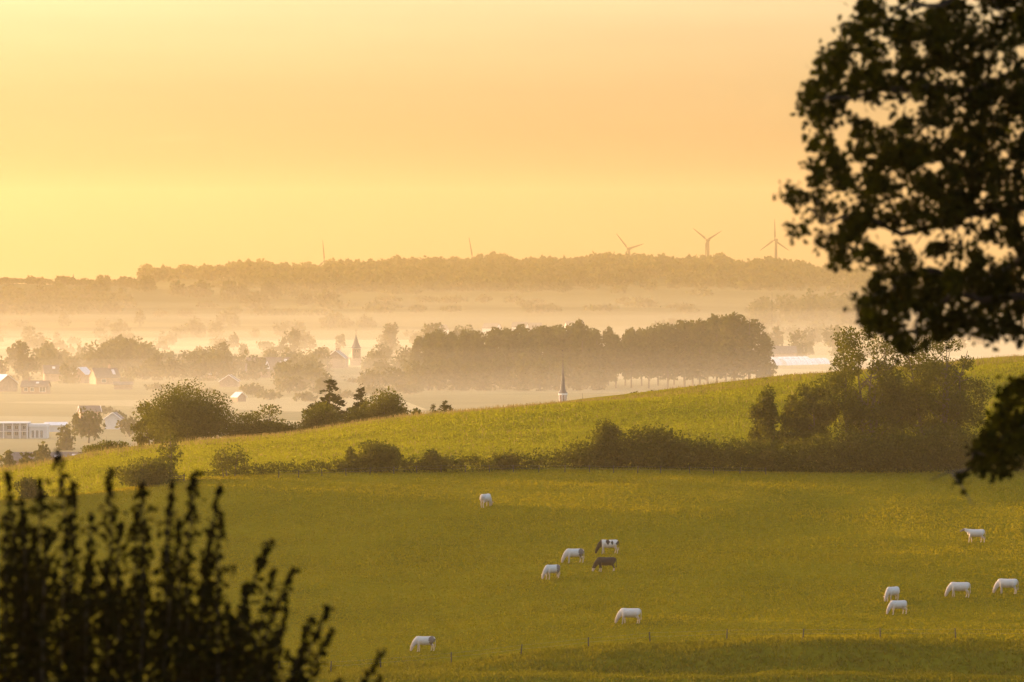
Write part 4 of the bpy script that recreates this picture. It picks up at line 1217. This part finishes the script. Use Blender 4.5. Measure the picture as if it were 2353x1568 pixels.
# steeple behind the meadow crest
xs, ds = xof(1293.5, 1400), 1400
gz = h1(xs, ds); ks = K * ds
root = empty('steeple', (xs, ds, gz), R(10)); setp(root, 'slender slate steeple rising behind the middle of the meadow crest', 'church steeple')
za, zb, zcn, ztop = zof(830, ds) - gz, zof(904, ds) - gz, zof(908, ds) - gz, zof(807, ds) - gz
rw = 8.6 * ks
m = spire([(-0.5, rw * 1.05), (zcn, rw * 1.05)], 8, 'belfry', M['brick'], root)
spire([(zcn, rw * 1.24), (zb - 0.02, rw * 1.3)], 8, 'cornice', M['trim'], root)
Hs = za - zb
spire([(zb - 0.02, 11.6 * ks), (zb + Hs * 0.06, 8.0 * ks), (zb + Hs * 0.14, 5.9 * ks), (zb + Hs * 0.4, 4.0 * ks), (zb + Hs * 0.75, 1.7 * ks), (za, 0.5 * ks)], 8, 'spire', M['slate'], root)
for k in range(8):
    a = 2 * math.pi * (k + 0.5) / 8
    q = MB(); q.tube([(math.cos(a) * rw * 1.05, math.sin(a) * rw * 1.05, zcn - 3.2), (math.cos(a) * rw * 1.05, math.sin(a) * rw * 1.05, zcn - 0.02)], 0.07, 5); q.obj('quoin', M['trim'], root)
m = MB(); m.tube([(0, 0, za), (0, 0, ztop)], [0.045, 0.03], 6)
m.tube([(0, 0, za - 0.05), (0, 0, za + 0.12), (0, 0, za + 0.3)], [0.05, 0.15, 0.05], 8)
zq = zof(816, ds) - gz; m.box(-0.42, 0.42, -0.03, 0.03, zq - 0.04, zq + 0.04); m.box(-0.16, 0.16, -0.03, 0.03, zq - 0.45, zq - 0.39)
m.obj('cross', M['iron'], root)
m = MB(); m.add([(-0.28, 0, ztop), (0.05, 0, ztop - 0.02), (0.22, 0, ztop + 0.22), (0.05, 0, ztop + 0.14), (-0.12, 0, ztop + 0.2), (-0.34, 0, ztop + 0.24),
                 (-0.28, 0.03, ztop), (0.05, 0.03, ztop - 0.02), (0.22, 0.03, ztop + 0.22), (0.05, 0.03, ztop + 0.14), (-0.12, 0.03, ztop + 0.2), (-0.34, 0.03, ztop + 0.24)],
                [(0, 1, 2, 3, 4, 5), (11, 10, 9, 8, 7, 6)] + [(i, (i + 1) % 6, 6 + (i + 1) % 6, 6 + i) for i in range(6)])
m.obj('weathercock', M['iron'], root)

# roof finial pole right of the steeple, small far spire on the left skyline
x = xof(1338.5, 1330); g = h1(x, 1330)
root = empty('flag_pole', (x, 1330, g)); setp(root, 'short thin pole just right of the steeple behind the crest', 'pole')
m = MB(); m.tube([(0, 0, -0.4), (0, 0, zof(906, 1330) - g)], [0.07, 0.04], 6); m.obj('shaft', M['iron'], root)
m = MB(); m.tube([(0, 0, zof(906, 1330) - g), (0, 0, zof(904.5, 1330) - g)], [0.14, 0.02], 6); m.obj('finial', M['iron'], root)
x = xof(168.5, 4280); g = h1(x, 4280)
root = empty('far_spire', (x, 4280, g), R(10)); setp(root, 'tiny far church spire among the skyline trees on the left', 'church spire')
zt_ = zof(630, 4280) - g
spire([(-1, 1.9), (zt_ * 0.45, 1.9)], 8, 'tower', M['brick'], root); spire([(zt_ * 0.45, 2.2), (zt_ * 0.6, 1.0), (zt_, 0.08)], 8, 'spire', M['slate'], root)
x = xof(1774, 2900); g = h1(x, 2900)
root = empty('mast', (x, 2900, g)); setp(root, 'thin faint mast above the faint wood right of the poplars', 'mast')
m = MB(); m.tube([(0, 0, -0.5), (0, 0, zof(671, 2900) - g)], [0.16, 0.07], 6); m.obj('shaft', M['turbine'], root)

# polytunnels
def tunnel_parts(Lg, rad):
    n, k = 12, 9; vs, fs = [], []
    for i in range(n + 1):
        y = Lg * i / n - Lg / 2; sag = 1 - 0.035 * (i % 2)
        for j in range(k + 1):
            a = math.pi * j / k
            vs.append((-math.cos(a) * rad * sag, y, math.sin(a) * rad * 0.85 * sag))
    for i in range(n):
        for j in range(k): fs.append((i * (k + 1) + j, i * (k + 1) + j + 1, (i + 1) * (k + 1) + j + 1, (i + 1) * (k + 1) + j))
    fs.append(tuple(range(k + 1))); fs.append(tuple(n * (k + 1) + j for j in range(k, -1, -1)))
    b = MB(); b.add(vs, fs); cover = b.mesh('cover', [M['film']], True)
    h = MB()
    for i in range(0, n + 1, 2):
        y = Lg * i / n - Lg / 2
        h.tube([(-math.cos(math.pi * j / k) * (rad + 0.03), y, math.sin(math.pi * j / k) * (rad + 0.03) * 0.85) for j in range(k + 1)], 0.05, 4)
    return cover, h.mesh('hoops', [M['concrete']])


tc, th_ = tunnel_parts(22, 3.1)
for q, (px, d, lab) in enumerate(((1772, 2290, 'white polytunnel nearest the poplars, front row'), (1800, 2292, 'white polytunnel in the middle of the front row'), (1830, 2296, 'white polytunnel at the right of the front row'),
                                  (1858, 2310, 'white polytunnel farthest right of the row'), (1783, 2345, 'white polytunnel behind the front row, left one'), (1815, 2350, 'white polytunnel behind the front row, right one'))):
    x = xof(px, d); root = empty('polytunnel', (x, d, h1(x, d) - 0.1), R(-38)); setp(root, lab, 'polytunnel', 'white polytunnels beside the poplars')
    link('cover', tc, root); link('hoops', th_, root)
for q, px in enumerate((1500, 1560, 1620, 1690, 1735)):
    x = xof(px, 2300); root = empty('polytunnel', (x, 2300, h1(x, 2300) - 0.1), R(-62)); setp(root, 'white polytunnel glimpsed through the poplar trunks', 'polytunnel', 'white polytunnels behind the poplars')
    link('cover', tc, root); link('hoops', th_, root)

# ------------------------------------------------------------------ dark foreground foliage
def leaf_template(kind):
    if kind == 'maple':
        o = [(0, -0.45), (0.10, -0.12), (0.34, -0.26), (0.30, -0.02), (0.52, 0.10), (0.28, 0.16), (0.30, 0.34), (0.12, 0.26), (0, 0.55),
             (-0.12, 0.26), (-0.30, 0.34), (-0.28, 0.16), (-0.52, 0.10), (-0.30, -0.02), (-0.34, -0.26), (-0.10, -0.12)]
    else:
        o = [(0, -0.5), (0.22, -0.28), (0.30, 0.0), (0.20, 0.28), (0, 0.55), (-0.20, 0.28), (-0.30, 0.0), (-0.22, -0.28)]
    v = np.array([(x, y, 0.18 * abs(x) - 0.15 * y * y) for x, y in o] + [(0, 0.02, 0)], float)
    n = len(o)
    return v, np.array([(k, (k + 1) % n, n) for k in range(n)])


def leaf_frames(n, r, droop=0.7):
    """random frames whose long axis hangs down and whose face looks sideways"""
    y = unit(np.stack([r.normal(size=n) * 0.7, r.normal(size=n) * 0.7, -droop + 0.55 * r.normal(size=n)], 1))
    z = unit(np.cross(y, r.normal(size=(n, 3)))); x = np.cross(y, z)
    return x, y, z


def leaves_mesh(name, p, size, tpl, m, r, droop=0.7):
    v, f = tpl; n = len(p)
    x, y, z = leaf_frames(n, r, droop)
    s = (size * r.uniform(0.65, 1.25, n))[:, None, None]
    V = p[:, None, :] + s * (v[None, :, 0:1] * x[:, None] + v[None, :, 1:2] * y[:, None] + v[None, :, 2:3] * z[:, None])
    F = (f[None] + (np.arange(n) * len(v))[:, None, None]).reshape(-1, 3)
    return np_mesh(name, V.reshape(-1, 3), [F], [m])


def single_leaves(root, p, size, tpl, m, r, droop=0.7, parent_of=None):
    v, f = tpl
    me = np_mesh('leaf', v, [f], [m])
    x, y, z = leaf_frames(len(p), r, droop)
    for i in range(len(p)):
        s = size * r.uniform(0.65, 1.25)
        o = link('leaf', me, root if parent_of is None else parent_of[i])
        o.matrix_local = Matrix(((x[i, 0] * s, y[i, 0] * s, z[i, 0] * s, p[i, 0]), (x[i, 1] * s, y[i, 1] * s, z[i, 1] * s, p[i, 1]), (x[i, 2] * s, y[i, 2] * s, z[i, 2] * s, p[i, 2]), (0, 0, 0, 1)))


def inside(poly, x, y):
    c = np.zeros(len(x), bool); n = len(poly)
    for i in range(n):
        x0, y0 = poly[i]; x1, y1 = poly[(i + 1) % n]
        t = ((y0 > y) != (y1 > y)) & (x < (x1 - x0) * (y - y0) / (y1 - y0 + 1e-9) + x0)
        c ^= t
    return c


# outline of the hanging crown, in metres across and up at the tree's own distance
D0 = 57.0
OUT = [(1990, -60), (1985, 30), (1935, 70), (1890, 125), (1872, 190), (1838, 225), (1808, 250), (1862, 275), (1876, 330), (1880, 385), (1830, 405), (1800, 440), (1832, 485), (1830, 540), (1858, 562),
       (1898, 560), (1920, 600), (1968, 650), (1976, 732), (2010, 745), (2045, 790), (2080, 818), (2115, 790), (2165, 768), (2235, 772), (2330, 780), (2420, 760), (2440, 830), (2330, 880), (2300, 935),
       (2268, 985), (2226, 1025), (2200, 1065), (2186, 1105), (2216, 1072), (2262, 1086), (2312, 1088), (2330, 1050), (2420, 1040), (2520, 1120), (2800, 1080), (3200, 700), (3300, 200), (3200, -250), (2700, -500), (2200, -350), (2040, -160)]
GAPS = [(1980, 253, 36, 20), (1940, 286, 20, 24), (2024, 278, 24, 16), (2159, 308, 38, 20), (2324, 319, 16, 20), (2342, 110, 26, 24), (2090, 12, 75, 14), (2027, 549, 42, 18), (2137, 538, 34, 18), (2210, 544, 36, 15), (1899, 520, 26, 12),
        (1980, 615, 26, 18), (2046, 666, 17, 15), (2170, 607, 36, 20), (2211, 618, 22, 16), (2302, 592, 40, 24), (1987, 648, 14, 16), (1915, 310, 12, 30), (1905, 90, 20, 10), (2250, 40, 20, 12), (2330, 165, 20, 22), (1870, 470, 16, 10)]
rf = np.random.default_rng(77)
sx_, sy_ = rf.uniform(1790, 3300, 5200), rf.uniform(-500, 1115, 5200)
ok = inside(OUT, sx_, sy_)
for gx, gy, rx, ry in GAPS:
    ok &= ~((((sx_ - gx) / (rx + 7)) ** 2 + ((sy_ - gy) / (ry + 7)) ** 2) < 1)
ok &= vnoise(sx_, sy_, 55, 8) + 0.6 * vnoise(sx_, sy_, 23, 9) + 0.45 * vnoise(sx_, sy_, 12, 12) > -0.33 - 0.30 * (sx_ > 2130)
ok &= (sx_ < 2480) | (rf.random(len(sx_)) < 0.45)
sx_, sy_ = sx_[ok], sy_[ok]
troot = Vector((xof(2960, D0), D0 + 0.5, 0)); troot.z = h1(troot.x, troot.y)
root = empty('maple_tree', troot); setp(root, 'dark maple branches hanging into the right side of the view', 'tree')
mb = MB(); mb.tube([(0, 0, -0.5), (0.05, 0, 2.5), (-0.05, 0.1, 6), (0.05, 0, 10), (0, 0, 13)], [0.36, 0.30, 0.24, 0.14, 0.05], 12)
mb.obj('trunk', M['bark'], root, True)


def at57(px, py, dy=0.0): return Vector((xof(px, D0), D0 + dy, zof(py, D0)))


for (b0, pts) in ((520, [(2700, 420), (2400, 470), (2150, 520), (1930, 500), (1860, 480)]), (300, [(2700, 180), (2400, 170), (2150, 200), (1960, 225), (1885, 235)]), (60, [(2700, -60), (2400, -40), (2150, 20), (2010, 70)]),
                  (700, [(2700, 650), (2450, 690), (2250, 690), (2110, 740), (2080, 800)]), (900, [(2750, 860), (2500, 930), (2330, 985), (2240, 1040), (2192, 1095)]), (620, [(2650, 560), (2300, 640), (2060, 640), (1985, 690)])):
    st = at57(2960, b0); st.y += 0.5
    P0_ = [st - troot] + [at57(px, py, rf.normal() * 0.4) - troot for px, py in pts]
    P_ = [P0_[0]]
    for a_, b_ in zip(P0_[:-1], P0_[1:]):
        P_ += [a_.lerp(b_, 0.35) + Vector((rf.normal() * 0.05, 0, rf.normal() * 0.09)), a_.lerp(b_, 0.7) + Vector((rf.normal() * 0.05, 0, rf.normal() * 0.09)), b_]
    b = MB(); b.tube(P_, list(np.linspace(0.075, 0.006, len(P_))), 7)
    for k in range(14):
        i = rf.integers(1, len(P_) - 1); q = P_[i].lerp(P_[i + 1] if i + 1 < len(P_) else P_[i], rf.random())
        e = q + Vector((rf.normal() * 0.2, rf.normal() * 0.4, rf.normal() * 0.2))
        b.tube([q, q.lerp(e, 0.5) + Vector((0, 0, 0.03)), e], [0.014, 0.009, 0.004], 4, cap=False)
    b.obj('branch', M['twig'], root)
# sprays of leaves around each accepted spot
nl_ = 24
dep = rf.normal(size=len(sx_)) * 0.8
cx_ = (sx_ - 1176.5) * K * D0; cz_ = np.array([zof(v, D0) for v in sy_])
pts = np.stack([np.repeat(cx_, nl_), np.repeat(D0 + dep, nl_), np.repeat(cz_, nl_)], 1) + rf.normal(size=(len(sx_) * nl_, 3)) * np.array([0.055, 0.12, 0.055])
pts -= np.array(troot)
key = pts[:, 0] + 0.25 * np.abs(pts[:, 1] - 0.0)
order = np.argsort(key)
tplm = leaf_template('maple')
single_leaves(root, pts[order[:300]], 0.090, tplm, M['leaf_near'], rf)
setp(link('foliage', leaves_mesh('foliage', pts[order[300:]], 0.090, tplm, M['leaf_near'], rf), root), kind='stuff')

# tall shrub of upright shoots at the lower left
D1 = 45.0
SH = [(6, 1088, 20), (48, 1148, 18), (98, 1098, 22), (142, 1033, 22), (180, 1108, 20), (236, 1088, 22), (206, 1172, 18), (346, 1098, 24), (312, 1160, 24), (402, 1103, 20), (452, 1083, 24), (492, 1120, 22), (522, 1178, 24),
      (424, 1190, 20), (602, 1258, 24), (624, 1300, 22), (670, 1320, 22), (713, 1418, 20), (752, 1395, 22), (768, 1462, 20), (884, 1474, 20), (272, 1205, 22), (150, 1190, 22), (562, 1345, 20), (880, 1556, 16), (80, 1210, 24),
      (18, 1180, 22), (330, 1255, 24), (385, 1260, 24), (478, 1265, 26), (245, 1300, 24), (120, 1290, 26), (40, 1310, 26), (530, 1380, 24), (440, 1360, 26), (640, 1440, 20), (590, 1480, 22), (350, 1390, 28), (200, 1400, 28),
      (690, 1520, 20), (-40, 1150, 24), (-80, 1210, 26), (-120, 1180, 26), (-60, 1320, 28), (790, 1530, 18), (150, 1370, 28), (290, 1440, 28), (510, 1480, 26), (420, 1470, 28), (90, 1430, 28), (560, 1410, 22), (70, 1170, 16), (222, 1260, 18), (300, 1320, 18), (415, 1310, 18), (500, 1350, 18), (580, 1440, 18), (655, 1410, 16)]
x1 = xof(120, D1); g1 = h1(x1, D1)
root = empty('tall_shrub', (x1, D1, g1)); setp(root, 'tall dark shrub of upright leafy shoots at the lower left', 'shrub')
R0 = np.array((x1, D1, g1))
allp, alln, shoots = [], [], []
kz = K * D1
for i, (px, py, wd) in enumerate(SH):
    dy = rf.normal() * 0.55
    tip = np.array((xof(px, D1), D1 + dy, zof(py, D1)))
    wob = rf.normal(size=3) * 0.035
    base = np.array((x1 + (tip[0] - x1) * (0.55 if px > 540 else 0.85), D1 + dy * 0.4, g1 + 0.6))
    cur = [base + (tip - base) * t + np.array(((tip[0] - base[0]) * (-0.18) * math.sin(math.pi * t) + wob[0] * math.sin(2 * math.pi * t + 6 * wob[1]) + wob[2] * math.sin(9 * t) * t, wob[1] * math.sin(5 * t), 0)) + np.array([rf.normal() * 0.012, rf.normal() * 0.012, 0]) for t in np.linspace(0, 1, 9)]
    b = MB(); b.tube([Vector(c - R0) for c in cur], list(np.linspace(0.022, 0.004, 9)), 5)
    so = b.obj('shoot', M['twig'], root)
    Lc = np.linalg.norm(tip - base)
    nn = int(Lc / 0.0054)
    t = 1 - rf.random(nn) ** 1.0 * 0.98
    cc = np.array(cur); k = np.clip((t * 8).astype(int), 0, 7); fr = (t * 8 - k)[:, None]
    c = cc[k] * (1 - fr) + cc[k + 1] * fr
    fade = np.clip((1 - t) * Lc / 0.25, 0.35, 1.0) * (1 + 0.9 * np.clip(((1 - t) * Lc - 0.8) / 1.2, 0, 1))
    # leaves sit in whorls on short side twigs, wider some way below the tip
    node = np.floor((1 - t) * Lc / 0.055); hsh_ = np.sin(node * 12.9 + i * 7.3) * 43758.5; hsh_ = hsh_ - np.floor(hsh_)
    ang = hsh_ * 6.283 + np.where(rf.random(nn) < 0.5, 0.0, 3.1416) + rf.normal(size=nn) * 0.35
    reach = np.abs(rf.normal(size=nn)) ** 0.8 * wd * kz * fade * (0.42 + 1.0 * ((hsh_ * 7.7) % 1.0))
    off = np.stack([np.cos(ang) * reach, np.sin(ang) * reach, 0.25 * reach - 0.35 * reach ** 2 / 0.06 + rf.normal(size=nn) * 0.010], 1)
    p = c + off + np.array([0, 0, -0.012])
    allp.append(p - R0); alln.append((1 - t) * Lc); shoots += [so] * nn
ap, an = np.concatenate(allp), np.concatenate(alln)
# bulk of the shrub below the shoots
bx_, by_ = rf.uniform(-260, 860, 38000), rf.uniform(1200, 2300, 38000)
lim = np.interp(bx_, [-260, 0, 300, 520, 640, 760, 860], [1250, 1270, 1335, 1405, 1495, 1575, 1650])
kk = (by_ > lim + 90 * rf.random(38000)) & (vnoise(bx_, by_, 60, 4) + 0.5 * vnoise(bx_, by_, 25, 6) > -0.30)
bx_, by_ = bx_[kk], by_[kk]
bp = np.stack([(bx_ - 1176.5) * kz, D1 + rf.normal(size=len(bx_)) * 0.7, np.array([zof(v, D1) for v in by_])], 1)
bp[:, 2] = np.maximum(bp[:, 2], g1 + 0.1)
tpls = leaf_template('oval')
o2 = np.argsort(an)
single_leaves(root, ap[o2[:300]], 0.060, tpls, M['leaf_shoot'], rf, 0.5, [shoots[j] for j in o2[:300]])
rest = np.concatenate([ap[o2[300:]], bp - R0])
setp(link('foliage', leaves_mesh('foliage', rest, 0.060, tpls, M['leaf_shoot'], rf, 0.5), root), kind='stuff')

# unseen trees added left of the view to shade the foreground
for q, (x, d, w, h, lab) in enumerate(((-27, 62, 13, 19, 'big leafy tree added out of view on the left for foreground shade, nearer one'), (-31, 75, 15, 26, 'big leafy tree added out of view on the left for foreground shade, farther one'),
                                       (-20, 52, 9, 12, 'smaller leafy tree added out of view on the left for foreground shade'))):
    tree('added_shade_tree', lab, 'tree', 'oak', (x, d, h1(x, d) - 0.1), w, h, 9000, 0.30, M['leaf_mid'], 900 + q)

# unseen tree belt added left of the view to shade the pasture
belt = [(crown_mesh('crown', 'oak', 12, 15, 5200, 0.36, M['leaf_mid'], 950 + k)) for k in range(3)]
btr = MB(); limbs(btr, 12, 15, np.random.default_rng(3), 1, 0.35, 7, 0.3); btm = btr.mesh('trunk', [M['bark']])
rb = np.random.default_rng(8)
for k, x in enumerate(np.arange(-64, -292, -5.5)):
    d = 642 + rb.uniform(-2, 2.5); sc = rb.uniform(0.9, 1.15) * float(np.interp(-x, [60, 90, 160, 280], [0.6, 1.0, 1.25, 1.75]))
    root = empty('added_belt_tree', (x, d, h1(x, d) - 0.1), rb.uniform(0, 6.28), (sc, sc, sc)); setp(root, 'leafy tree in the unseen belt added on the left to shade the pasture', 'tree', 'unseen tree belt added for pasture shade')
    link('crown', belt[k % 3], root); link('trunk', btm, root)
